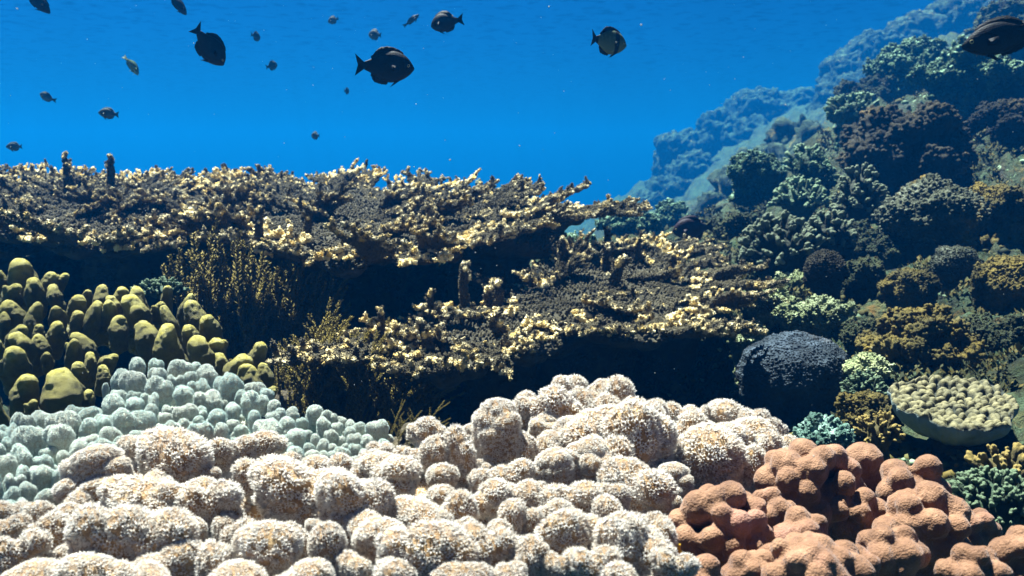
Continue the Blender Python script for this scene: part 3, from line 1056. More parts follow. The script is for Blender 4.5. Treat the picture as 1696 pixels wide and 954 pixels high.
# ------------------------------------------------------------------ table corals
def twig_mesh(segs, seed, vox=0.0016, sp=0.0031, tipr=0.026, extra=()):
    """segs: (p0, p1, r0, r1, is_tip). A knobbly branch: fused skin, corallite nubs, pale growing tips"""
    balls, tips = list(extra), []
    for p0, p1, r0, r1, tp in segs:
        balls += chain(p0, p1, r0, r1)
        if tp:
            tips.append(np.asarray(p1, float))
    V, T = blobs(balls, vox, 3, 1)
    N = vnormals(V, T)
    V = V + N * (0.0016 * fbm(V, 110, 3, seed))[:, None]
    N = vnormals(V, T)
    P, Nn = scatter(V, T, sp, None, seed)
    tips = np.array(tips)
    def tip_of(Q):
        d = np.min(np.linalg.norm(Q[:, None] - tips[None], axis=2), axis=1)
        return np.clip(1 - d / tipr, 0, 1)
    nv, ntri, nw = nubs(P, Nn, 0.0014, 0.0025, seed, bias=np.array([[0.25, 0, 0.15]]))
    return merge((V, T, {'tip': tip_of(V), 'nub': np.zeros(len(V))}), (nv, ntri, {'tip': tip_of(nv), 'nub': nw}))

def fan_variant(seed):
    """a flat fan: a web of fused branches that ends in a fringe of small pale tips"""
    g = random.Random(seed)
    u = g.uniform
    L = 0.15
    up = u(0.0, 0.10)
    def z(r):
        return up * r * r / L
    segs, web = [], []
    half = u(0.35, 0.6)
    ribs = g.randint(5, 6)
    for i in range(ribs):
        a = half * (2 * i / (ribs - 1) - 1) + u(-0.06, 0.06)
        Lr = L * u(0.72, 1.0) * (1 - 0.18 * abs(a))
        n = 5
        pts = []
        for j in range(n + 1):
            r = Lr * j / n
            aa = a * (0.35 + 0.65 * j / n)
            pts.append(np.array([r * math.cos(aa), r * math.sin(aa), z(r) + 0.004 * math.sin(j * 2.1 + i * 1.7 + seed)]))
        for j in range(n):
            segs.append((pts[j], pts[j + 1], 0.0070 - 0.0007 * j, 0.0063 - 0.0007 * j, j == n - 1))
            m = (pts[j] + pts[j + 1]) / 2
            if j < 4:
                web.append((m + np.array([0, 0, -0.002]), (0.016, 0.012, 0.0042)))
        for j in range(1, n + 1):
            for s in (-1, 1):
                if g.random() < 0.9:
                    b = pts[j] - (pts[j] - pts[j - 1]) * u(0, 0.8)
                    a2 = a + s * u(0.2, 0.7)
                    l2 = u(0.012, 0.022)
                    segs.append((b, b + np.array([math.cos(a2) * l2, math.sin(a2) * l2, u(-0.002, 0.006)]), 0.0042, 0.0027, j >= n - 1))
            if g.random() < 0.38:
                b = pts[j] + np.array([u(-.008, .004), u(-.005, .005), 0])
                segs.append((b, b + np.array([u(0.002, 0.012), u(-.006, .006), u(0.006, 0.018)]), 0.0046, 0.0029, g.random() < 0.4))
    V, T, A = twig_mesh(segs, seed, extra=web, tipr=0.019)
    return new_mesh('table_branch', V, [T], A, mats=[M_TABLE])

def finger_variant(seed, h):
    g = random.Random(seed)
    u = g.uniform
    top = np.array([u(-.01, .02), u(-.012, .012), h])
    mid = top * 0.5 + np.array([u(-.006, .006), u(-.006, .006), 0])
    segs = [(np.array([0, 0, -0.02]), mid, 0.0120, 0.0095, False), (mid, top, 0.0095, 0.0062, True)]
    for i in range(g.randint(6, 11)):
        a = u(0, 6.28)
        b = top * u(0.15, 0.98)
        k = u(0.008, 0.013)
        segs.append((b, b + np.array([math.cos(a) * k, math.sin(a) * k, u(0.003, 0.012)]), 0.0050, 0.0033, i % 3 == 0))
    V, T, A = twig_mesh(segs, seed, tipr=0.012)
    return new_mesh('table_finger', V, [T], A, mats=[M_TABLE])

FANS = [fan_variant(300 + i) for i in range(10)]
FANS_OLD = []                                         # older branches inside the plate have duller ends
for me_f in FANS:
    c_ = me_f.copy()
    a_ = c_.attributes['tip'].data
    v_ = np.zeros(len(a_), np.float32)
    a_.foreach_get('value', v_)
    a_.foreach_set('value', v_ * 0.65)
    FANS_OLD.append(c_)
FINGERS = [finger_variant(330 + i, h) for i, h in enumerate((0.035, 0.045, 0.06, 0.04, 0.055, 0.07))]

def table(label, outline, z0, y0, k, centre, gapd, seed, stalks, nfan=98, nfin=8, extra_fans=(), extra_fingers=(), rimgap=0.05, sink=0.012, fs=1.0, tl=0.42):
    """outline in px on the plane z = z0 + k (y - y0); centre: px the branches grow out from"""
    g = random.Random(seed)
    W = [on_plane(px, py, z0, y0, k)[:2] for px, py in outline]
    C0 = on_plane(*centre, z0, y0, k)[:2]
    pz = lambda x, y: z0 + k * (y - y0)
    root = thing('table_coral', label, 'table coral', (stalks[0][0], stalks[0][1], float(ground_z(stalks[0][0], stalks[0][1])[0])), 'table corals')
    rl = np.array(root.location)
    xs, ys = [p[0] for p in W], [p[1] for p in W]
    # the plate: flattened lumps under the branches, carried by its stalks
    balls = []
    tries = 0
    spots = []
    while tries < 14000:
        tries += 1
        x, y = g.uniform(min(xs), max(xs)), g.uniform(min(ys), max(ys))
        if inside(W, x, y) and inside(W, x + (x - C0[0]) * 0.05, y + (y - C0[1]) * 0.05) and all((x - a) ** 2 + (y - b) ** 2 > 0.034 ** 2 for a, b in spots):
            spots.append((x, y))
    for x, y in spots:
        r = g.uniform(0.03, 0.042)
        balls.append((np.array([x, y, pz(x, y) - 0.02 + 0.006 * math.sin(x * 31 + y * 17)]) - rl, (r, r, 0.016)))
    for sx, sy, sr in stalks:
        gz = float(ground_z(sx, sy)[0])
        balls += chain(np.array([sx, sy, pz(sx, sy) - 0.03 - sr * 1.3]) - rl, np.array([sx, sy, gz - 0.05]) - rl, sr * 1.3, sr, 7)
        balls.append((np.array([sx, sy, pz(sx, sy) - 0.07]) - rl, (sr * 2.4, sr * 2.2, 0.04)))
    V, T = blobs(balls, 0.009, 3, 1)
    V = V + vnormals(V, T) * (0.007 * fbm(V, 28, 4, seed))[:, None]
    P, Nn = scatter(V, T, 0.0075, None, seed)
    k_ = Nn[:, 2] > 0.0
    nv, ntri, nw = nubs(P[k_], Nn[k_], 0.0034, 0.006, seed)
    V, T, A = merge((V, T, {'tip': np.zeros(len(V)), 'nub': np.zeros(len(V))}), (nv, ntri, {'tip': np.zeros(len(nv)), 'nub': nw * 0.35}))
    put('plate', new_mesh('plate', V, [T], A, mats=[M_TABLE]), root.location, parent=root)
    fans = []
    # along the rim first
    for i in range(len(W)):
        a, b = np.array(W[i]), np.array(W[(i + 1) % len(W)])
        n = max(1, int(np.linalg.norm(b - a) / rimgap))
        for j in range(n):
            p = a + (b - a) * (j + g.random()) / n
            v = p - C0
            v /= np.linalg.norm(v) + 1e-9
            ed = b - a
            nrm = np.array([ed[1], -ed[0]])
            nrm /= np.linalg.norm(nrm) + 1e-9
            if np.dot(nrm, v) < 0:
                nrm = -nrm
            v = v + nrm * 0.8
            ang = math.atan2(v[1], v[0]) + g.uniform(-0.35, 0.35)
            s = g.uniform(0.6, 1.0) * fs
            q = p - np.array([math.cos(ang), math.sin(ang)]) * 0.125 * s
            back = p[1] > C0[1] + 0.15
            fans.append((q[0], q[1], ang, s, g.uniform(0.05, 0.6) if back else g.uniform(-0.10, 0.06), 0.0))
    if len(fans) > nfan * 0.62:
        g.shuffle(fans)
        fans = fans[:int(nfan * 0.62)]
    nrim = len(fans)
    tries = 0
    while len(fans) < nfan and tries < 20000:
        tries += 1
        x, y = g.uniform(min(xs), max(xs)), g.uniform(min(ys), max(ys))
        if not inside(W, x, y) or any((x - f[0]) ** 2 + (y - f[1]) ** 2 < gapd ** 2 for f in fans):
            continue
        ang = math.atan2(y - C0[1], x - C0[0]) + g.uniform(-0.45, 0.45)
        fans.append((x, y, ang, g.uniform(0.65, 1.1) * fs, g.uniform(0.0, tl), g.uniform(0.0, 0.008)))
    fans += list(extra_fans)
    for i, (x, y, ang, s, tilt, lift) in enumerate(fans):
        put('branch', (FANS if i < nrim else FANS_OLD)[(i * 7 + seed) % len(FANS)], (x, y, pz(x, y) - sink + lift), Euler((g.uniform(-0.4, 0.4), -tilt, ang)), (s, s * g.uniform(0.8, 1.1), s), root)
    m = 0
    tries = 0
    spots = []
    while m < nfin and tries < 9000:
        tries += 1
        x, y = g.uniform(min(xs), max(xs)), g.uniform(min(ys), max(ys))
        if inside(W, x, y) and all((x - a) ** 2 + (y - b) ** 2 > 0.045 ** 2 for a, b in spots):
            spots.append((x, y))
            m += 1
            s = g.uniform(0.6, 1.25)
            put('branchlet', FINGERS[m % len(FINGERS)], (x, y, pz(x, y) - sink), (g.uniform(-0.3, 0.3), g.uniform(-0.3, 0.3), g.uniform(0, 6.28)), (s, s, s), root)
    for px, py, d, s, v in extra_fingers:
        p = at(px, py, d)
        put('branchlet', FINGERS[v], p, (g.uniform(-0.15, 0.15), g.uniform(-0.15, 0.15), g.uniform(0, 6.28)), (s * 0.9, s * 0.9, s), root)
    return root

# the two upper plates and the lower one
table('wide brown table coral at the left edge, its rim above the olive finger coral',
      [(-140, 370), (-40, 370), (60, 385), (110, 402), (200, 408), (262, 400), (300, 380), (345, 362), (360, 340), (330, 312), (250, 303), (120, 301), (0, 301), (-140, 303)],
      1.045, 1.45, 0.10, (150, 335), 0.07, 61, [(-0.85, 2.0, 0.10), (-1.2, 1.95, 0.09)], nfin=0, fs=1.1,
      extra_fingers=[(118, 300, 2.3, 1.0, 5), (182, 306, 2.25, 1.05, 5), (110, 306, 2.1, 0.8, 2)])
table('long brown table coral reaching from the feathery plumes to the blue gap mid photo',
      [(300, 372), (375, 370), (430, 406), (500, 422), (575, 428), (640, 414), (715, 420), (790, 390), (860, 370), (925, 356), (985, 349), (978, 340), (900, 330), (780, 318),
       (620, 307), (480, 303), (380, 306), (310, 340)],
      1.045, 1.45, 0.10, (560, 340), 0.07, 63, [(-0.35, 2.05, 0.10), (-0.05, 1.95, 0.08)], nfin=0, fs=1.1,
      extra_fingers=[(430, 388, 1.58, 0.8, 2), (505, 382, 1.6, 0.8, 4)],
      extra_fans=[(-0.62, 1.95, -1.2, 1.0, 0.5, 0.0), (-0.45, 1.9, -0.4, 1.0, 0.5, 0.0), (-0.3, 1.9, -0.2, 1.0, 0.45, 0.0), (-0.5, 1.75, -2.0, 1.0, 0.4, 0.0), (0.0, 1.95, 0.2, 1.0, 0.3, 0.0)])
table('lower brown table coral with gnarled branches, overhanging the black hollow in the middle',
      [(590, 548), (600, 578), (670, 588), (735, 605), (800, 592), (880, 575), (905, 548), (960, 533), (1030, 545), (1090, 546), (1130, 533), (1160, 522), (1180, 492), (1170, 465),
       (1130, 432), (1100, 408), (1060, 405), (985, 405), (930, 420), (880, 460), (800, 508), (720, 532), (640, 548)],
      0.936, 1.2, 0.10, (930, 455), 0.07, 62, [(0.13, 1.62, 0.09), (-0.02, 1.5, 0.06), (0.30, 1.7, 0.06)], tl=0.13,
      extra_fans=[(0.07, 1.66, 0.5, 0.9, 0.75, 0.0), (0.16, 1.85, 0.1, 0.8, 0.25, 0.01)],
      extra_fingers=[(772, 500, 1.45, 0.9, 5), (712, 522, 1.4, 0.7, 4), (625, 557, 1.3, 0.7, 4),
                     (1060, 432, 1.85, 0.8, 4), (930, 450, 1.7, 0.9, 5), (1010, 412, 1.95, 0.8, 4)])

# ------------------------------------------------------------------ feathery plumes in the hollow
def make_plume_mat():
    m = Mat('sea_plume', 0.8, 0.2)
    m.color(m.ramp(m.noise(20, 3), [(0.3, (0.055, 0.042, 0.006)), (0.7, (0.15, 0.11, 0.015))]))
    m.b.inputs['Subsurface Weight'].default_value = 0.0
    return m.m
M_PLUME = make_plume_mat()

def plume_variant(seed, lean):
    """one feather: a thin stem with a row of short pinnules on each side; unit height"""
    g = random.Random(seed)
    n = 12
    pts = []
    dx, dy = lean + g.uniform(-0.12, 0.12), g.uniform(-0.15, 0.15)
    for i in range(n):
        t = i / (n - 1)
        pts.append((dx * t ** 1.6 + 0.02 * math.sin(t * 7 + seed), dy * t ** 1.4 + 0.02 * math.sin(t * 5 + seed * 2), t))
    pts = np.array(pts)
    paths = [(pts, np.linspace(0.011, 0.004, n))]
    for b in range(g.randint(2, 4)):                # side stems
        i = g.randint(2, 7)
        a = g.choice((-1, 1)) * g.uniform(0.25, 0.6)
        L = g.uniform(0.25, 0.5)
        tt = np.linspace(0, 1, 7)
        q = pts[i][None] + np.c_[math.sin(a) * L * tt, g.uniform(-0.2, 0.2) * L * tt, math.cos(a) * L * tt]
        paths.append((q, np.linspace(0.007, 0.003, 7)))
    V, T, Wt = tubes(paths, 4)
    LV, LT = [], []
    c = 0
    for P, rr in paths:
        D = np.gradient(P, axis=0)
        seg = np.linalg.norm(np.diff(P, axis=0), axis=1).sum()
        for t in np.arange(0.1, 1.0, 0.011 / seg):
            f = t * (len(P) - 1)
            i = min(int(f), len(P) - 2)
            p = P[i] + (P[i + 1] - P[i]) * (f - i)
            d = D[i] / np.linalg.norm(D[i])
            for s in (-1, 1):
                th = g.uniform(0, 6.28)
                sd = np.cross(d, [math.cos(th), math.sin(th), 0.1])
                sd /= np.linalg.norm(sd)
                tip = p + (sd * g.uniform(0.6, 1.0) + d * 0.9) * 0.050 * (1.1 - 0.5 * t)
                o = np.cross(d, sd) * 0.010
                m1 = (p + tip) / 2
                LV += [p, m1 + o, tip, m1 - o, m1 + np.cross(o, tip - p) * 12]
                LT += [[c, c + 1, c + 4], [c + 1, c + 2, c + 4], [c + 2, c + 3, c + 4], [c + 3, c, c + 4], [c, c + 3, c + 1], [c + 1, c + 3, c + 2]]
                c += 5
    V, T, A = merge((V, T, {}), (np.array(LV), np.array(LT), {}))
    return new_mesh('frond', V, [T], mats=[M_PLUME])
FROND_UP = [plume_variant(400 + i, 0.0) for i in range(4)]
FROND_LEAN = [plume_variant(420 + i, 0.45) for i in range(4)]

def plume(label, px0, px1, py, d, h0, h1, n, src, seed, spread, tilt):
    g = random.Random(seed)
    a, b = at(px0, py, d), at(px1, py, d + 0.06)
    c = (a + b) / 2
    gz = float(ground_z(c[0], c[1])[0])
    root = thing('sea_plume', label, 'sea plume', (c[0], c[1], gz), 'feathery sea plumes')
    V, T = lump([(np.array([x - c[0], y - c[1], 0.0]), 0.035) for x, y in [(a[0], a[1]), (b[0], b[1]), (c[0], c[1])]] + chain((0, 0, 0), (0, 0, a[2] - gz), 0.04, 0.03, 6), 0.008, 0.01, 20, seed, None)
    put('holdfast', new_mesh('holdfast', V, [T], mats=[M_PLATE]), root.location, parent=root)
    for i in range(n):
        t = g.random()
        p = a + (b - a) * t + np.array([0, g.uniform(-0.05, 0.05), g.uniform(-0.02, 0.02)])
        h = g.uniform(h0, h1) / FPX * d
        put('frond', src[i % len(src)], p, (g.uniform(-0.15, 0.15), tilt + spread * (t - 0.5) + g.uniform(-0.12, 0.12), g.uniform(-0.4, 0.4)), (h * g.uniform(0.8, 1.1), h, h), root)
    return root
plume('tall upright feathery brown plume nearest the olive finger coral', 345, 430, 620, 1.52, 150, 225, 62, FROND_UP, 1, 0.35, 0.0)
plume('tall upright feathery brown plume below the front rim of the upper table coral', 430, 530, 640, 1.54, 150, 225, 72, FROND_UP, 2, 0.35, 0.05)
plume('leaning feathery brown plume bending right over the pale teal soft coral', 500, 580, 715, 1.30, 130, 190, 66, FROND_LEAN, 3, 0.5, 0.1)
plume('spreading feathery brown plume under the tip of the lower table coral', 580, 660, 700, 1.28, 80, 150, 64, FROND_LEAN, 4, 0.7, 0.25)
plume('dim short feathery plume low in the dark behind the teal soft coral', 440, 520, 690, 1.28, 80, 130, 20, FROND_UP, 5, 0.6, 0.1)
plume('low tuft of feathery plume behind the white leather coral, at its left end', 640, 720, 745, 1.02, 40, 70, 14, FROND_LEAN, 6, 0.6, 0.3)
# ------------------------------------------------------------------ coral heads of the right slope
def ground_at(px, py, d):
    p = at(px, py, d)
    return p

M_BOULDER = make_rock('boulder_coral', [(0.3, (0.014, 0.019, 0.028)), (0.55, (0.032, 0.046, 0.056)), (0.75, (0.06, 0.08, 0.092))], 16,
                      [(7, 0.60, 0.74, (0.11, 0.085, 0.06))], 110, 0.012, up=(0.5, 0.95, (0.085, 0.115, 0.155), 8))  # light on the dome's top put into the colour, bluish on upward faces
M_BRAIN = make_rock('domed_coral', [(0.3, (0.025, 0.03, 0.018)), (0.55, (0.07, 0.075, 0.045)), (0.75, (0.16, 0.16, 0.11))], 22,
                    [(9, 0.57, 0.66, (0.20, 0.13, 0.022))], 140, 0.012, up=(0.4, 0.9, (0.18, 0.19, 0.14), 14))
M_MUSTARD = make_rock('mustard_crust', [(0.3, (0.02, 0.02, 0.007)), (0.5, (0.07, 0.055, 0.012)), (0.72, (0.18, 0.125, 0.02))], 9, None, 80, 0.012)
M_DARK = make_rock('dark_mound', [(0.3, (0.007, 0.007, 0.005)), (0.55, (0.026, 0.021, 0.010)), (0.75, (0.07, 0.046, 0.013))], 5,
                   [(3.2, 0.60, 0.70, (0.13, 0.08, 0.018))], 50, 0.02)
M_GREEN = make_rock('green_crust', [(0.3, (0.010, 0.022, 0.010)), (0.55, (0.045, 0.08, 0.03)), (0.72, (0.16, 0.25, 0.13))], 20, None, 90, 0.012, up=(0.4, 0.95, (0.25, 0.38, 0.26), 20))  # sunlit tops painted in: upward faces get a paler green
M_SANDY = make_rock('sandy_crust', [(0.3, (0.05, 0.065, 0.025)), (0.5, (0.17, 0.20, 0.09)), (0.7, (0.40, 0.42, 0.20))], 14, [(8, 0.58, 0.7, (0.12, 0.085, 0.02))], 90, 0.012, up=(0.3, 0.9, (0.46, 0.52, 0.30), 16))  # sand colour, with lit patches put in as paler upward faces
M_TEAL = make_rock('teal_pebbles', [(0.3, (0.02, 0.045, 0.04)), (0.5, (0.07, 0.14, 0.11)), (0.66, (0.34, 0.50, 0.42))], 60, None, 160, 0.008)

def mound(name, label, cat, px, py, wd, ht, d, mat, amp, freq, seed, depth=0.9, vox=None, fine=0.0, lobes=6, group=None, nsp=None):
    """a coral head: px, py is the middle, wd and ht its extent in px"""
    s = d / FPX
    g = random.Random(seed)
    rx, rz = wd / 2 * s, ht / 2 * s
    ry = rx * depth
    ctr = at(px, py, d)
    gz = float(ground_z(ctr[0], ctr[1], False)[0])
    balls = [((0, 0, 0), (rx * 0.86, ry * 0.86, rz * 0.9))]
    for i in range(lobes):
        a = g.uniform(0, 6.28)
        e = g.uniform(-0.2, 0.7)
        v = np.array([math.cos(a) * math.cos(e) * rx, math.sin(a) * math.cos(e) * ry, math.sin(e) * rz]) * 0.55
        balls.append((v, (rx * 0.42, ry * 0.42, rz * 0.48)))
    drop = ctr[2] - gz + 0.02
    if drop > rz * 0.6:
        balls += chain((0, 0, 0), (0, 0, -drop), min(rx, ry) * 0.75, min(rx, ry) * 0.8, 6)
    V, T = lump(balls, vox or max(0.004, rx / 38), amp * rx, freq / rx, seed, None, 5, fine * rx, freq * 6 / rx)
    sp = nsp or max(0.0052, rx * 0.075)
    P, Nn = scatter(V, T, sp, -rz * 0.6, seed)
    nv, ntri, nw = nubs(P, Nn, sp * 0.5, sp * (0.3 if nsp else 0.55), seed)
    V, T, A = merge((V, T, {}), (nv, ntri, {}))
    o = put(name, new_mesh(name, V, [T], mats=[mat]), ctr)
    tag(o, label, cat, group)
    return o

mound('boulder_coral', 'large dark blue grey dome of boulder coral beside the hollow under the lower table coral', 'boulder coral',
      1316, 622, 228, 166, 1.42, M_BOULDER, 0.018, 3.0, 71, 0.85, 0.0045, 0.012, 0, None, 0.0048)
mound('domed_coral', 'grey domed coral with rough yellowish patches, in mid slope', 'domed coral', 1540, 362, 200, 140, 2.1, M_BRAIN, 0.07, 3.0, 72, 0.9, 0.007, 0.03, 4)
mound('coral_mound', 'big dark brown coral mound with ochre folds, below the dark right hand fish', 'coral mound', 1510, 262, 260, 190, 2.9, M_DARK, 0.14, 2.0, 73, 0.9, 0.011, 0.03, 9)
mound('coral_mound', 'small round dusky coral mound left of the mustard crust', 'coral mound', 1366, 450, 82, 84, 1.8, M_DARK, 0.05, 2.5, 74, 0.9, None, 0.03, 3)
mound('coral_mound', 'mustard yellow rounded coral mound beside the deep black gap in mid slope', 'coral mound', 1510, 478, 110, 80, 1.75, M_MUSTARD, 0.12, 2.2, 75, 0.9, None, 0.04, 7)
mound('coral_mound', 'little round grey green coral mound above the mustard coral', 'coral mound', 1585, 436, 90, 66, 1.85, M_BRAIN, 0.08, 2.2, 76, 0.9, None, 0.03, 5)
mound('coral_mound', 'broad mustard coral mound at the right edge, level with the boulder coral top', 'coral mound', 1670, 470, 150, 110, 1.7, M_MUSTARD, 0.13, 2.0, 77, 0.9, None, 0.04, 8)
mound('coral_mound', 'low yellow brown crusted mound just behind the pale cup coral', 'coral mound', 1530, 575, 220, 90, 1.38, M_MUSTARD, 0.15, 2.6, 78, 0.9, None, 0.06, 10)
mound('coral_mound', 'dark olive mound at the right edge above the pale cup coral', 'coral mound', 1660, 560, 160, 90, 1.4, M_REEF, 0.15, 2.4, 79, 0.9, None, 0.05, 8)
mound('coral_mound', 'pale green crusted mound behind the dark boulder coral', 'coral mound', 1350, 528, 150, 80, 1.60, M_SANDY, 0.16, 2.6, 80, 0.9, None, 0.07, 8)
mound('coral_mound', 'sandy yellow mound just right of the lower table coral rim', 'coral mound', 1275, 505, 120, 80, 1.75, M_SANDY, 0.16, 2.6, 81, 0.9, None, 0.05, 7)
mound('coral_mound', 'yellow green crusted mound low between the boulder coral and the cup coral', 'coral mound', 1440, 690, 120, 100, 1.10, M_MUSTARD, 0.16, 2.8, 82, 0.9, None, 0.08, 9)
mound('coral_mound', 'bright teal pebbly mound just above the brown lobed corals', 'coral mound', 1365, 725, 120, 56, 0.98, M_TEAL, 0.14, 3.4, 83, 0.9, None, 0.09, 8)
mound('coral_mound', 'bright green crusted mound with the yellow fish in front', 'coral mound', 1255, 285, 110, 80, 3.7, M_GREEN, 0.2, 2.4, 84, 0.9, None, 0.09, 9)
mound('coral_mound', 'green speckled mound above the two branching cauliflower corals', 'coral mound', 1345, 300, 90, 90, 3.3, M_GREEN, 0.2, 2.4, 85, 0.9, None, 0.09, 9)
mound('coral_mound', 'green speckled ridge mound on the slope below the dim far outcrop', 'coral mound', 1420, 195, 110, 60, 4.2, M_GREEN, 0.2, 2.4, 86, 0.9, None, 0.09, 9)
mound('coral_mound', 'pale speckled ridge mound just under the dark right hand fish', 'coral mound', 1610, 125, 190, 64, 4.0, M_GREEN, 0.2, 2.6, 87, 0.9, None, 0.09, 12)
mound('coral_mound', 'dark mound at the right edge below the pale speckled ridge', 'coral mound', 1670, 205, 140, 100, 3.3, M_DARK, 0.16, 2.4, 88, 0.9, None, 0.04, 9)
mound('coral_mound', 'ochre mound at the right edge beside the grey domed coral', 'coral mound', 1660, 345, 130, 90, 2.2, M_MUSTARD, 0.16, 2.4, 89, 0.9, None, 0.05, 9)
mound('coral_mound', 'brownish sandy mound behind the dark purple fish', 'coral mound', 1225, 385, 120, 60, 2.7, M_REEF, 0.16, 2.6, 90, 0.9, None, 0.06, 8)
mound('coral_mound', 'teal tinted mound seen through the gap behind the table corals', 'coral mound', 1040, 372, 110, 46, 3.9, M_GREEN, 0.2, 2.6, 91, 0.9, None, 0.08, 8)
mound('coral_mound', 'pale green mound in the gap between the two table corals', 'coral mound', 945, 415, 100, 60, 2.6, M_GREEN, 0.18, 2.6, 92, 0.9, None, 0.08, 8)
mound('coral_mound', 'dim teal mound low in the blue between table coral and far outcrop', 'coral mound', 1110, 362, 90, 40, 5.0, M_GREEN, 0.2, 2.6, 93, 0.9, None, 0.06, 7)

mound('coral_mound', 'dark olive crusted mound between the round dusky mound and the mustard mound', 'coral mound', 1432, 470, 90, 100, 1.85, M_REEF, 0.16, 2.6, 94, 0.9, None, 0.06, 8)
mound('coral_mound', 'dark green mound directly under the upright pale tipped branching clump', 'coral mound', 1420, 400, 90, 80, 2.2, M_REEF, 0.16, 2.6, 95, 0.9, None, 0.06, 8)
mound('coral_mound', 'olive mound below the grey domed coral', 'coral mound', 1480, 415, 110, 70, 2.1, M_REEF, 0.18, 2.4, 96, 0.9, None, 0.06, 9)
mound('coral_mound', 'dark crusted mound left of the low yellow brown mound', 'coral mound', 1440, 560, 100, 80, 1.5, M_REEF, 0.16, 2.6, 97, 0.9, None, 0.06, 8)
mound('coral_mound', 'dim green mound high on the slope, just left of the dark right hand fish', 'coral mound', 1510, 110, 150, 70, 5.2, M_GREEN, 0.2, 2.4, 98, 0.9, None, 0.07, 12)
mound('coral_mound', 'dim dark mound at the crest, below the tall dim outcrop', 'coral mound', 1440, 160, 110, 70, 5.2, M_REEF, 0.2, 2.4, 99, 0.9, None, 0.06, 10)
mound('coral_mound', 'dim dark mound high at the right edge, above the dark right hand fish', 'coral mound', 1670, 50, 150, 70, 6.0, M_REEF, 0.2, 2.4, 100, 0.9, None, 0.06, 10)

mound('coral_mound', 'pale sandy green mound squeezed between the lower table coral rim and the boulder coral', 'coral mound', 1240, 560, 80, 60, 1.6, M_SANDY, 0.16, 2.6, 101, 0.9, None, 0.06, 8)
mound('coral_mound', 'pale sandy crust above the dome of boulder coral, below the round dusky mound', 'coral mound', 1310, 478, 110, 50, 1.95, M_SANDY, 0.16, 2.6, 102, 0.9, None, 0.06, 8)
mound('coral_mound', 'pale yellow green crust between the boulder coral and the low yellow brown mound', 'coral mound', 1440, 610, 90, 50, 1.32, M_SANDY, 0.16, 2.6, 103, 0.9, None, 0.06, 8)

# ------------------------------------------------------------------ cup coral with honeycomb top
def make_cup():
    m = Mat('cup_coral', 0.75, 0.25)
    top = m.attr('top')
    side = m.ramp(m.noise(25, 4), [(0.3, (0.10, 0.15, 0.155)), (0.7, (0.21, 0.28, 0.285))])
    crest = m.ramp(m.noise(40, 3), [(0.3, (0.065, 0.06, 0.03)), (0.7, (0.18, 0.155, 0.075))])
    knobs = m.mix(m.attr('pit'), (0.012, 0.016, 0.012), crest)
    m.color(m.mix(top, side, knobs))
    m.bump(m.noise(300, 3, 0.7), 0.002, 0.8)
    d = 1.05
    s = d / FPX
    rx, ry = 99 * s, 92 * s
    ctr = at(1580, 672, d)
    V, F = [], []
    nr, na = 60, 170
    g = np.random.default_rng(5)
    cells = []
    for iy in range(-9, 10):                             # packed like a honeycomb, a little uneven
        for ix in range(-9, 10):
            p = ((ix + 0.5 * (iy % 2)) * 0.155 + g.normal(0, 0.026), iy * 0.134 + g.normal(0, 0.026))
            if math.hypot(*p) < 1.0:
                cells.append(p)
    cells = np.array(cells)
    prof = []
    for i in range(nr + 1):
        prof.append((i / nr, 'top'))
    for i in range(1, 31):
        prof.append((i / 30, 'side'))
    rows = []
    topw, pit = [], []
    for t, kind in prof:
        for j in range(na):
            a = j / na * 6.283185
            wob = 1 + 0.06 * math.sin(3 * a + 1) + 0.035 * math.sin(7 * a) + 0.02 * math.sin(17 * a + 2) + 0.012 * math.sin(29 * a)
            if kind == 'top':
                x, y, z = t * math.cos(a) * wob, t * math.sin(a) * wob, 0.10 * t * t
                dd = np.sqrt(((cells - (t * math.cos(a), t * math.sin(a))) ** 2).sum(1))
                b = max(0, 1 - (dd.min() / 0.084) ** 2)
                fade = min(1, (1.02 - t) / 0.06)
                z += (0.13 * math.sqrt(b) - 0.06 + 0.03 * math.sin(x * 9) * math.sin(y * 8)) * fade
                topw.append(1)
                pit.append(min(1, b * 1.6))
            else:
                rr = 1.0 + 0.015 * math.sin(t * 3.14) - 0.62 * t ** 1.8
                x, y, z = rr * math.cos(a) * wob, rr * math.sin(a) * wob, 0.10 - 0.02 - 0.66 * t
                topw.append(0)
                pit.append(1)
            V.append((x * rx, y * ry, z * rx * 0.95))
    V = np.array(V)
    n = len(prof)
    i, j = np.meshgrid(np.arange(n - 1), np.arange(na), indexing='ij')
    q = (j + 1) % na
    F = np.stack([i * na + j, (i + 1) * na + j, (i + 1) * na + q, i * na + q], -1).reshape(-1, 4)
    V = V + np.c_[np.zeros((len(V), 2)), 0.0012 * fbm(V, 90, 3, 3)]
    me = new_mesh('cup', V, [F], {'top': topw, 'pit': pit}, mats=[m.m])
    root = thing('cup_coral', 'pale cup coral with a honeycomb knobbed top and smooth bluish side, on the right', 'cup coral', (ctr[0], ctr[1], float(ground_z(ctr[0], ctr[1])[0])))
    put('cup', me, ctr, (R(10), R(-7), 0.4), parent=root)
    gz = float(ground_z(ctr[0], ctr[1])[0])
    V, T = lump(chain((0, 0, ctr[2] - gz - 0.05), (0, 0, -0.03), rx * 0.4, rx * 0.45, 5), 0.006, 0.004, 30, 4, None)
    put('stalk', new_mesh('stalk', V, [T], mats=[M_PLATE]), root.location, parent=root)
make_cup()

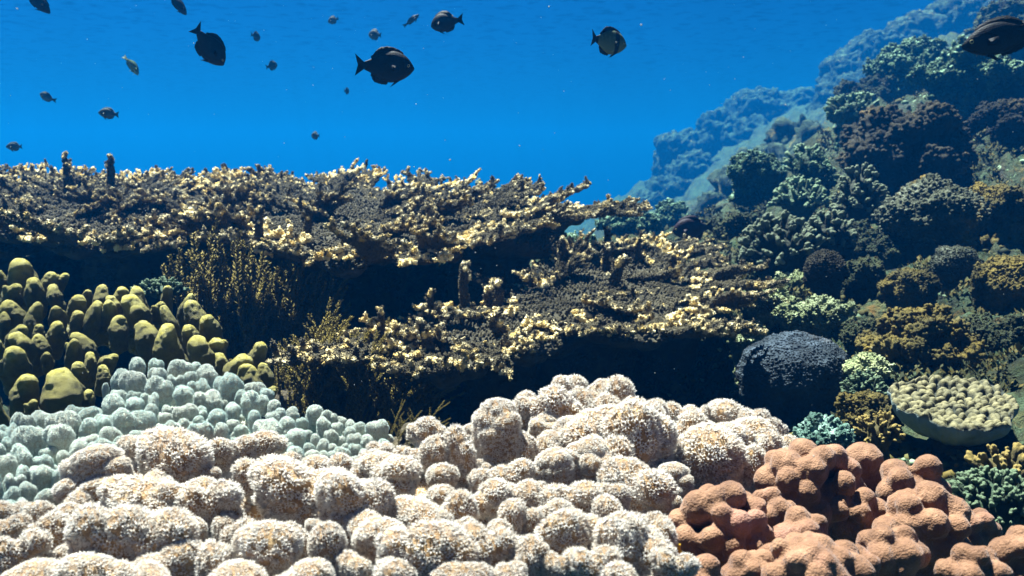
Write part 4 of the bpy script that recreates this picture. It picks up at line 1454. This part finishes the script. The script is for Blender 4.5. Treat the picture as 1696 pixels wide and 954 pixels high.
# ------------------------------------------------------------------ cauliflower corals: dark clumps of stubby branches with pale ends
M_CAULI = make_table('cauliflower_coral', (0.010, 0.013, 0.008), (0.028, 0.033, 0.02), (0.05, 0.055, 0.038), (0.105, 0.125, 0.08))
M_YELLOW = make_table('yellow_branch_coral', (0.03, 0.026, 0.008), (0.10, 0.075, 0.02), (0.18, 0.14, 0.04), (0.26, 0.19, 0.055))
def stub_variant(seed, mat):
    g = random.Random(seed)
    u = g.uniform
    top = np.array([u(-.15, .15), u(-.15, .15), 0.75])
    balls = chain((0, 0, -0.3), top * 0.6, 0.2, 0.2, 6) + chain(top * 0.6, top, 0.2, 0.16, 3)
    tips = [top]
    for i in range(g.randint(2, 4)):
        a = u(0, 6.28)
        q = top * u(0.6, 0.95) + np.array([math.cos(a) * 0.28, math.sin(a) * 0.28, u(0.05, 0.25)])
        balls += chain(top * 0.6, q, 0.16, 0.13, 4)
        tips.append(q)
    V, T = blobs(balls, 0.04, 3)
    V = V + vnormals(V, T) * (0.03 * fbm(V, 8, 3, seed))[:, None]
    d = np.min(np.linalg.norm(V[:, None] - np.array(tips)[None], axis=2), axis=1)
    return new_mesh('stub', V, [T], {'tip': np.clip(1.05 - d / 0.5, 0, 1), 'nub': np.zeros(len(V))}, mats=[mat])
STUBS = [stub_variant(500 + i, M_CAULI) for i in range(6)]
YSTUBS = [stub_variant(520 + i, M_YELLOW) for i in range(5)]
PSTUBS = [stub_variant(540 + i, make_table('pale_branch_coral', (0.012, 0.024, 0.013), (0.036, 0.06, 0.034), (0.075, 0.10, 0.065), (0.135, 0.19, 0.11))) for i in range(1)]
PM = PSTUBS[0].materials[0]
PSTUBS += [stub_variant(541 + i, PM) for i in range(4)]

def cauliflower(name, label, cat, px, py, wd, ht, d, stubs, size, n, seed, group=None, core=None):
    """size: branch length in px"""
    g = random.Random(seed)
    s = d / FPX
    ctr = at(px, py + ht * 0.15, d)
    rx, rz = wd / 2 * s, ht * 0.6 * s
    gz = float(ground_z(ctr[0], ctr[1])[0])
    root = thing(name, label, cat, (ctr[0], ctr[1], gz), group)
    bl = size * s
    core_b = [(ctr - np.array(root.location), (rx - bl * 0.6, rx * 0.85 - bl * 0.5, max(rz - bl * 0.6, rz * .3)))]
    core_b += chain(ctr - np.array(root.location), (0, 0, -0.03), min(rx, rz) * 0.7, min(rx, rz) * 0.6, 5)
    V, T = one_piece(*lump(core_b, max(0.004, rx / 30), 0.05 * rx, 3 / rx, seed, None))
    put('base', new_mesh('base', V, [T], {'tip': np.zeros(len(V)), 'nub': np.zeros(len(V))}, mats=[core or stubs[0].materials[0]]), root.location, parent=root)
    spots = []
    for _ in range(6000):
        v = np.array([g.gauss(0, 1), g.gauss(0, 1), g.gauss(0, 1)])
        v /= np.linalg.norm(v)
        if v[2] < -0.25 or len(spots) >= n:
            continue
        p = v * np.array([rx - bl * 0.7, rx * 0.85 - bl * 0.6, max(rz - bl * 0.7, rz * .35)])
        if all(np.linalg.norm(p - q) > bl * 0.55 for q, _ in spots):
            spots.append((p, v))
    for i, (p, v) in enumerate(spots):
        dirv = Vector(v + np.array([0, 0, 0.5]) + rng.normal(0, 0.18, 3)).normalized()
        e = dirv.to_track_quat('Z', 'Y') @ Euler((0, 0, g.uniform(0, 6.28))).to_quaternion()
        k = bl * g.uniform(0.8, 1.2)
        put('branch', stubs[i % len(stubs)], ctr + p, e.to_euler(), (k, k, k * g.uniform(0.9, 1.3)), root)
    return root
cauliflower('cauliflower_coral', 'dark clump of stubby pale tipped branches spreading low beside the sandy mound', 'branching coral', 1290, 405, 130, 100, 2.05, STUBS, 24, 95, 601, 'pale tipped branching corals')
cauliflower('cauliflower_coral', 'dark clump of stubby pale tipped branches touching the round dusky mound', 'branching coral', 1370, 385, 90, 80, 2.1, STUBS, 23, 75, 602, 'pale tipped branching corals')
cauliflower('cauliflower_coral', 'upright dark clump of stubby pale tipped branches beside the grey domed coral', 'branching coral', 1425, 322, 85, 100, 2.35, STUBS, 21, 80, 603, 'pale tipped branching corals')
cauliflower('branching_coral', 'yellow brown antler like coral in the dark below the cup coral at the right edge', 'branching coral', 1660, 770, 100, 70, 0.92, YSTUBS, 30, 40, 604)
cauliflower('branching_coral', 'pale green knobbly coral at the right edge, behind the brown lobed corals', 'branching coral', 1650, 825, 150, 90, 0.80, PSTUBS, 22, 95, 605, 'pale green branching corals')
cauliflower('branching_coral', 'bright green white coral patch of short branches above the green crusted slope', 'branching coral', 1335, 268, 70, 60, 3.3, PSTUBS, 18, 60, 606, 'pale green branching corals')
cauliflower('branching_coral', 'sunlit pale green branching patch at the crest left of the big dark mound', 'branching coral', 1410, 180, 80, 50, 3.9, PSTUBS, 17, 60, 607, 'pale green branching corals')
cauliflower('branching_coral', 'pale green branching patch low on the green slope, left of the upright dark clump', 'branching coral', 1325, 325, 90, 60, 2.9, PSTUBS, 18, 60, 608, 'pale green branching corals')
cauliflower('branching_coral', 'tiny pale coral tuft in the shade between the olive coral and the plumes', 'branching coral', 265, 478, 80, 30, 1.42, PSTUBS, 12, 60, 609, 'pale green branching corals')
cauliflower('branching_coral', 'dark bushy branching coral behind the upper table coral, against the blue', 'branching coral', 815, 325, 80, 30, 3.2, STUBS, 20, 50, 610)
cauliflower('branching_coral', 'yellow green tufted coral beside the bright teal pebbly mound', 'branching coral', 1455, 712, 70, 60, 0.98, YSTUBS, 18, 60, 611)
cauliflower('branching_coral', 'sunlit pale coral patch between the boulder coral and the pale cup coral', 'branching coral', 1430, 640, 70, 50, 1.2, PSTUBS, 13, 70, 612, 'pale green branching corals')

# ------------------------------------------------------------------ algae turf and rubble that cover the slope
def make_turf():
    m = Mat('algae_turf', 0.8, 0.15)
    m.color(m.ramp(m.attr('hue'), [(0.0, (0.01, 0.014, 0.006)), (0.4, (0.035, 0.036, 0.01)), (0.62, (0.09, 0.065, 0.014)), (0.8, (0.06, 0.09, 0.04)), (1.0, (0.20, 0.27, 0.17))]))
    g = np.random.default_rng(77)
    n = 42000
    d = 0.75 * np.exp(g.random(n) * 2.0)
    u = g.random(n)
    x = d * (0.05 + 0.75 * u) + 0.05
    y = d * 0.99
    z = ground_z(x, y)
    c = np.c_[x, y, z]
    keep = (fbm(c, 6, 3, 8) > -0.15) & (y > 0.9)
    c = c[keep]
    hue = np.clip(0.42 + 0.3 * fbm(c, 2.5, 3, 15) + 0.16 * g.normal(0, 1, len(c)), 0, 1)
    V, H = [], []
    k = 7
    for b in range(k):
        a = g.random(len(c)) * 6.283
        le = (0.0035 + 0.007 * g.random(len(c)) ** 2) * (0.6 + 0.35 * c[:, 1])
        out = np.c_[np.cos(a), np.sin(a), 0.5 + g.random(len(c))]
        sd = np.c_[-np.sin(a), np.cos(a), np.zeros(len(c))]
        r0 = c + np.c_[g.normal(0, 0.008, len(c)), g.normal(0, 0.008, len(c)), np.full(len(c), -0.004)]
        V += [r0, r0 + out * le[:, None] * 0.6 + sd * le[:, None] * 0.35, r0 + out * le[:, None], r0 + out * le[:, None] * 0.6 - sd * le[:, None] * 0.35]
        H += [hue * 0.7, hue, np.clip(hue + 0.1, 0, 1), hue]
    V = np.stack(V, 1).reshape(-1, 3)
    H = np.stack(H, 1).ravel()
    q = np.arange(len(V)).reshape(-1, 4)
    structure(put('algae_turf', new_mesh('algae_turf', V, [q], {'hue': H}, mats=[m.m])), 'stuff')
    # knobs of dead coral between the heads
    iv, fi = ico(1)
    n = 9000
    d = 0.8 * np.exp(g.random(n) * 1.9)
    x = d * (0.08 + 0.72 * g.random(n)) + 0.05
    c = np.c_[x, d, ground_z(x, d)]
    keep = fbm(c, 3, 3, 28) > -0.1
    c = c[keep]
    n = len(c)
    r = (0.003 + 0.007 * g.random(n) ** 2) * (0.6 + 0.4 * c[:, 1])
    st = np.c_[r * (0.6 + 0.9 * g.random(n)), r * (0.6 + 0.9 * g.random(n)), r * (0.5 + 0.7 * g.random(n))]
    V = (c[:, None] + iv[None] * st[:, None] * (0.55 + 0.8 * g.random((n, len(iv), 1)))).reshape(-1, 3)
    T = (fi[None] + (np.arange(n) * len(iv))[:, None, None]).reshape(-1, 3)
    H = np.repeat(np.clip(0.5 + 0.3 * fbm(c, 2, 3, 5) + 0.2 * g.normal(0, 1, n), 0, 1), len(iv))
    structure(put('coral_rubble', new_mesh('coral_rubble', V, [T], {'hue': H}, mats=[m.m])), 'stuff')
make_turf()
# ------------------------------------------------------------------ fish
def make_fish_mat(name, back, belly, band=None, bands=(), scale_n=0.2):
    m = Mat(name, 0.6, 0.1)
    sx = m.attr('sx')
    sz = m.attr('sz')
    fin = m.attr('fin')
    c = m.mix(m.smooth(sz, 0.2, 0.8), belly, back)
    c = m.mix(m.smooth(m.noise(9, 3), 0.45, 0.75), c, tuple(min(1, x * 1.6 + 0.004) for x in back))
    for lo, hi in bands:
        f = m.math('MULTIPLY', m.smooth(sx, lo - 0.025, lo + 0.025), m.math('SUBTRACT', 1.0, m.smooth(sx, hi - 0.025, hi + 0.025)))
        c = m.mix(f, c, band)
    c = m.mix(fin, c, band or back)
    m.color(c)
    m.bump(m.voronoi(34, rand=0.4), 0.004, scale_n)
    return m.m

def fish_mesh(name, prof, wid, mat, dorsal, anal, tail, tl=0.19, fork=0.3, bend=0.0):
    """prof: (s, top, bottom) from snout (s = 0) to tail root (s = 1), head towards +x; body length 1"""
    ns, na = 26, 18
    S_ = np.linspace(0, 1, ns)
    ps = np.array(prof)
    # rounded interpolation of the outline
    top = np.interp(S_, ps[:, 0], ps[:, 1])
    bot = np.interp(S_, ps[:, 0], ps[:, 2])
    for _ in range(2):
        top[1:-1] = (top[:-2] + 2 * top[1:-1] + top[2:]) / 4
        bot[1:-1] = (bot[:-2] + 2 * bot[1:-1] + bot[2:]) / 4
    wv = wid * np.interp(S_, [0, .06, .2, .4, .7, 1], [0.06, .5, .9, 1, .6, .12])
    V, sx, sz, fin = [], [], [], []
    for s, t, b, w_ in zip(S_, top, bot, wv):
        for j in range(na):
            a = j / na * 6.283185
            c_, s_ = math.cos(a), math.sin(a)
            z = (t + b) / 2 + (t - b) / 2 * s_
            V.append((0.5 - s, w_ * math.copysign(abs(c_) ** 0.8, c_), z))
            sx.append(s)
            sz.append((s_ + 1) / 2)
            fin.append(0)
    T = []
    for i in range(ns - 1):
        for j in range(na):
            q = (j + 1) % na
            A, B, C_, D = i * na + j, i * na + q, (i + 1) * na + q, (i + 1) * na + j
            T += [[A, C_, B], [A, D, C_]]
    for e, flip in ((0, False), (ns - 1, True)):
        c0 = len(V)
        V.append((0.5 - S_[e] + (0.01 if e == 0 else -0.01), 0, (top[e] + bot[e]) / 2))
        sx.append(S_[e]); sz.append(0.5); fin.append(0)
        for j in range(na):
            q = (j + 1) % na
            T.append([c0, e * na + j, e * na + q] if not flip else [c0, e * na + q, e * na + j])
    def strip(base, edge, th):
        """a fin: thick at its root, thin at its edge"""
        n = len(base)
        o = len(V)
        for (bx, bz), (ex, ez) in zip(base, edge):
            for y in (-th, th):
                V.append((bx, y, bz)); sx.append(0.5 - bx); sz.append(0.5); fin.append(1)
            for y in (-th * 0.25, th * 0.25):
                V.append((ex, y, ez)); sx.append(0.5 - bx); sz.append(0.5); fin.append(1)
        for i in range(n - 1):
            a, b = o + i * 4, o + i * 4 + 4
            for p, q in ((0, 2), (2, 3), (3, 1)):
                T.append([a + p, b + p, b + q]); T.append([a + p, b + q, a + q])
        for a, r in ((o, 1), (o + (n - 1) * 4, -1)):
            T.append([a, a + 2, a + 3]); T.append([a, a + 3, a + 1])
    def along(spec, side):
        s0, s1, h0, hm, h1 = spec
        ss = np.linspace(s0, s1, 12)
        base, edge = [], []
        for k, s in enumerate(ss):
            t = k / 11
            zb = np.interp(s, S_, top if side > 0 else bot)
            h = (h0 + (hm - h0) * min(1, t / 0.7) if t < 0.7 else hm + (h1 - hm) * (t - 0.7) / 0.3) + 0.008 * (k % 2)
            base.append((0.5 - s, zb - side * 0.03))
            edge.append((0.5 - s - h * 0.55, zb + side * h))
        strip(base, edge, 0.012)
    along(dorsal, 1)
    along(anal, -1)
    hz = np.linspace(-1, 1, 11)
    strip([(-0.49, 0.055 * z_) for z_ in hz], [(-0.5 - tl * (1 - fork * (1 - abs(z_))), tail * z_) for z_ in hz], 0.012)
    for sd in (-1, 1):                                   # pectoral and pelvic fins
        o = len(V)
        for x, y, z in ((0.2, wid * 0.9, 0.02), (0.2, wid * 0.9, -0.07), (0.03, wid * 1.7, -0.10), (0.05, wid * 1.65, 0.03), (0.19, wid * 0.8, -0.03), (0.04, wid * 1.6, -0.04)):
            V.append((x, y * sd, z)); sx.append(0.4); sz.append(0.4); fin.append(0.7)
        T += [[o, o + 1, o + 2], [o, o + 2, o + 3], [o + 4, o + 2, o + 1], [o + 4, o + 3, o + 2], [o + 4, o, o + 3], [o + 4, o + 1, o]]
        o = len(V)
        zb = np.interp(0.32, S_, bot)
        for x, y, z in ((0.22, 0.02, zb + 0.02), (0.13, 0.03, zb + 0.02), (0.02, 0.05, zb - 0.12), (0.17, 0.045, zb - 0.01)):
            V.append((x, y * sd, z)); sx.append(0.4); sz.append(0.3); fin.append(1)
        T += [[o, o + 1, o + 2], [o, o + 2, o + 3], [o + 3, o + 2, o + 1], [o, o + 3, o + 1]]
    V = np.array(V)
    V[:, 1] += bend * np.clip(0.25 - V[:, 0], 0, None) ** 2      # the tail swings to one side
    return new_mesh(name, V, [np.array(T)], {'sx': sx, 'sz': sz, 'fin': fin}, mats=[mat])

DEEP = [(0, 0.03, -0.03), (.05, .13, -.10), (.15, .24, -.19), (.3, .32, -.27), (.45, .345, -.31), (.6, .31, -.29), (.75, .22, -.21), (.88, .14, -.13), (1, .085, -.085)]
OVAL = [(0, 0.03, -0.03), (.05, .08, -.07), (.15, .16, -.14), (.3, .23, -.21), (.45, .25, -.24), (.6, .235, -.22), (.75, .17, -.16), (.88, .11, -.105), (1, .07, -.07)]
SLIM = [(0, 0.025, -0.025), (.05, .06, -.05), (.15, .11, -.10), (.35, .15, -.15), (.55, .145, -.14), (.75, .10, -.10), (.9, .06, -.06), (1, .045, -.045)]
F_BLACK = make_fish_mat('fish_black', (0.003, 0.0035, 0.005), (0.006, 0.007, 0.010))
F_BAND = make_fish_mat('fish_banded', (0.045, 0.065, 0.042), (0.09, 0.11, 0.065), (0.006, 0.007, 0.010), ((0.27, 0.40), (0.93, 1.1)))
F_HAZE_GREY = make_fish_mat('fish_haze_grey', (0.02, 0.03, 0.035), (0.05, 0.06, 0.06))  # teal grey carries the distance haze of the small fish in its colour
F_OLIVE = make_fish_mat('fish_olive', (0.05, 0.09, 0.05), (0.16, 0.22, 0.12))
F_YELLOW = make_fish_mat('fish_yellow', (0.55, 0.42, 0.02), (0.65, 0.55, 0.05))
F_TEAL = make_fish_mat('fish_teal', (0.12, 0.28, 0.25), (0.22, 0.42, 0.36))
F_PURPLE = make_fish_mat('fish_purple', (0.020, 0.012, 0.018), (0.03, 0.02, 0.025))
def fset(mat, nm, bend=0.0):
    return {'deep': fish_mesh(nm, DEEP, 0.13, mat, (.2, .86, .05, .10, .03), (.52, .86, .04, .10, .03), .22, bend=bend),
            'oval': fish_mesh(nm, OVAL, 0.11, mat, (.2, .88, .04, .075, .03), (.5, .88, .03, .075, .03), .17, bend=bend),
            'slim': fish_mesh(nm, SLIM, 0.08, mat, (.25, .85, .03, .05, .02), (.55, .85, .02, .05, .02), .12, bend=bend)}
FK = {k: [fset(m, 'fish_body', b) for b in (0.12, -0.3, 0.32)] for k, m in (('black', F_BLACK), ('band', F_BAND), ('grey', F_HAZE_GREY), ('olive', F_OLIVE), ('yellow', F_YELLOW), ('teal', F_TEAL), ('purple', F_PURPLE))}
me_ = Mat('fish_eye', 0.1, 0.6)
me_.color(me_.ramp(me_.attr('iris'), [(0.45, (0.004, 0.004, 0.005)), (0.55, (0.20, 0.17, 0.08))]))
_iv, _if = ico(3)
EYE = new_mesh('eye', _iv, [_if], {'iris': np.sqrt(_iv[:, 0] ** 2 + _iv[:, 2] ** 2) * (0.95)}, mats=[me_.m])

def fish(px, py, length, yaw, pitch, colour, shape, label, lpx=None, roll=0, group='damselfish in open water', stretch=1.0):
    """length: metres; lpx: what the whole fish would measure in px side-on, which sets how far off it swims"""
    d = length * 1.19 * FPX / lpx
    p = at(px, py, d)
    o = put('fish', FK[colour][int(px + py) % 3][shape], p, Euler((R(roll), R(-pitch), R(yaw)), 'XYZ'), (length, length, length * stretch))
    tag(o, label, 'fish', group)
    if lpx > 60:
        rot = o.rotation_euler.to_matrix()
        wd = {'deep': 0.13, 'oval': 0.11, 'slim': 0.08}[shape]
        for sd in (-1, 1):
            e = bpy.data.objects.new('eye', EYE)
            COL.objects.link(e)
            e.parent = o
            e.location = (0.385, sd * wd * 0.70, 0.045)
            e.scale = (0.032, 0.014, 0.032)
    return o
fish(645, 112, .078, 8, -2, 'black', 'deep', 'large black fish in the centre of the blue, swimming right', 96)
fish(348, 82, .070, 38, -48, 'black', 'deep', 'black fish nosing downward in the blue, left of the large black fish', 76)
fish(1010, 71, .066, 22, -6, 'band', 'deep', 'grey fish with a dark bar behind its head, alone in the blue', 74)
fish(734, 38, .062, 155, -10, 'black', 'deep', 'dark plump fish swimming left near the top, right of the small plump one', 56)
fish(1652, 64, .095, 172, -14, 'black', 'oval', 'black oval fish cut by the right edge in front of the reef slope', 132)
fish(620, 58, .062, 150, 5, 'grey', 'deep', 'small plump grey fish just above the large black fish', 29)
fish(551, 34, .056, 160, -12, 'grey', 'deep', 'small grey fish near the top, left of the plump grey one', 22)
fish(684, 32, .060, 25, 38, 'grey', 'slim', 'faint slim fish tilted upward beside the dark plump fish', 32)
fish(425, 61, .055, 76, -8, 'grey', 'deep', 'tiny narrow fish seen end on, right of the nosing black fish', 26)
fish(452, 109, .056, 60, 14, 'grey', 'deep', 'small dim fish seen half end on, below the tiny narrow one', 25)
fish(221, 111, .060, 62, -55, 'olive', 'oval', 'pale green fish diving nose down in the open blue', 36)
fish(575, 151, .052, 82, 0, 'grey', 'deep', 'tiniest fish, a thin sliver below the tail of the large black fish', 19)
fish(522, 225, .055, 145, 0, 'grey', 'deep', 'small dim fish lowest in the blue above the table coral', 22)
fish(75, 160, .060, 155, 22, 'grey', 'oval', 'small dim fish near the left edge, tail pointing down to the right', 32)
fish(178, 188, .062, 170, 6, 'grey', 'oval', 'oval dim fish swimming left, above the two upright table coral fingers', 40)
fish(23, 243, .060, 178, 0, 'grey', 'oval', 'dim fish at the left edge just above the table coral', 32)
fish(66, 6, .062, 40, -45, 'black', 'oval', 'black fish diving at the top edge near the left corner', 48)
fish(298, 10, .060, 70, -40, 'black', 'oval', 'black fish seen narrow at the top edge above the nosing fish', 44)
fish(1238, 322, .070, 12, 42, 'yellow', 'oval', 'small yellow fish close to the green slope', 30, group='fish near the reef')
fish(1142, 380, .085, 165, -8, 'purple', 'deep', 'dusky purple fish half hidden behind the lower table coral', 66, group='fish near the reef')
fish(808, 372, .075, 78, 70, 'black', 'oval', 'black fish upright against the dark edge of the upper table coral', 62, group='fish near the reef')
fish(1275, 674, .060, 70, 20, 'teal', 'deep', 'pale teal fish peeping out under the dark boulder coral', 52, group='fish near the reef')

# ------------------------------------------------------------------ specks that drift in the water
def make_specks():
    m = Mat('drifting_specks', 0.7, 0.2)
    m.color((0.3, 0.3, 0.27))
    g = np.random.default_rng(9)
    n = 900
    d = 0.45 + 2.6 * g.random(n) ** 0.8
    c = np.array([at(x, y, q) for x, y, q in zip(g.uniform(-300, 2000, n), g.uniform(-150, 800, n), d)])
    c = c[c[:, 2] > ground_z(c[:, 0], c[:, 1]) + 0.05]
    iv, fi = ico(1)
    n = len(c)
    r = 0.00025 + 0.0006 * g.random(n) ** 3
    V = (c[:, None] + iv[None] * r[:, None, None] * (0.6 + 0.8 * g.random((n, len(iv), 1)))).reshape(-1, 3)
    T = (fi[None] + (np.arange(n) * len(iv))[:, None, None]).reshape(-1, 3)
    structure(put('drifting_specks', new_mesh('drifting_specks', V, [T], mats=[m.m])), 'stuff')
make_specks()
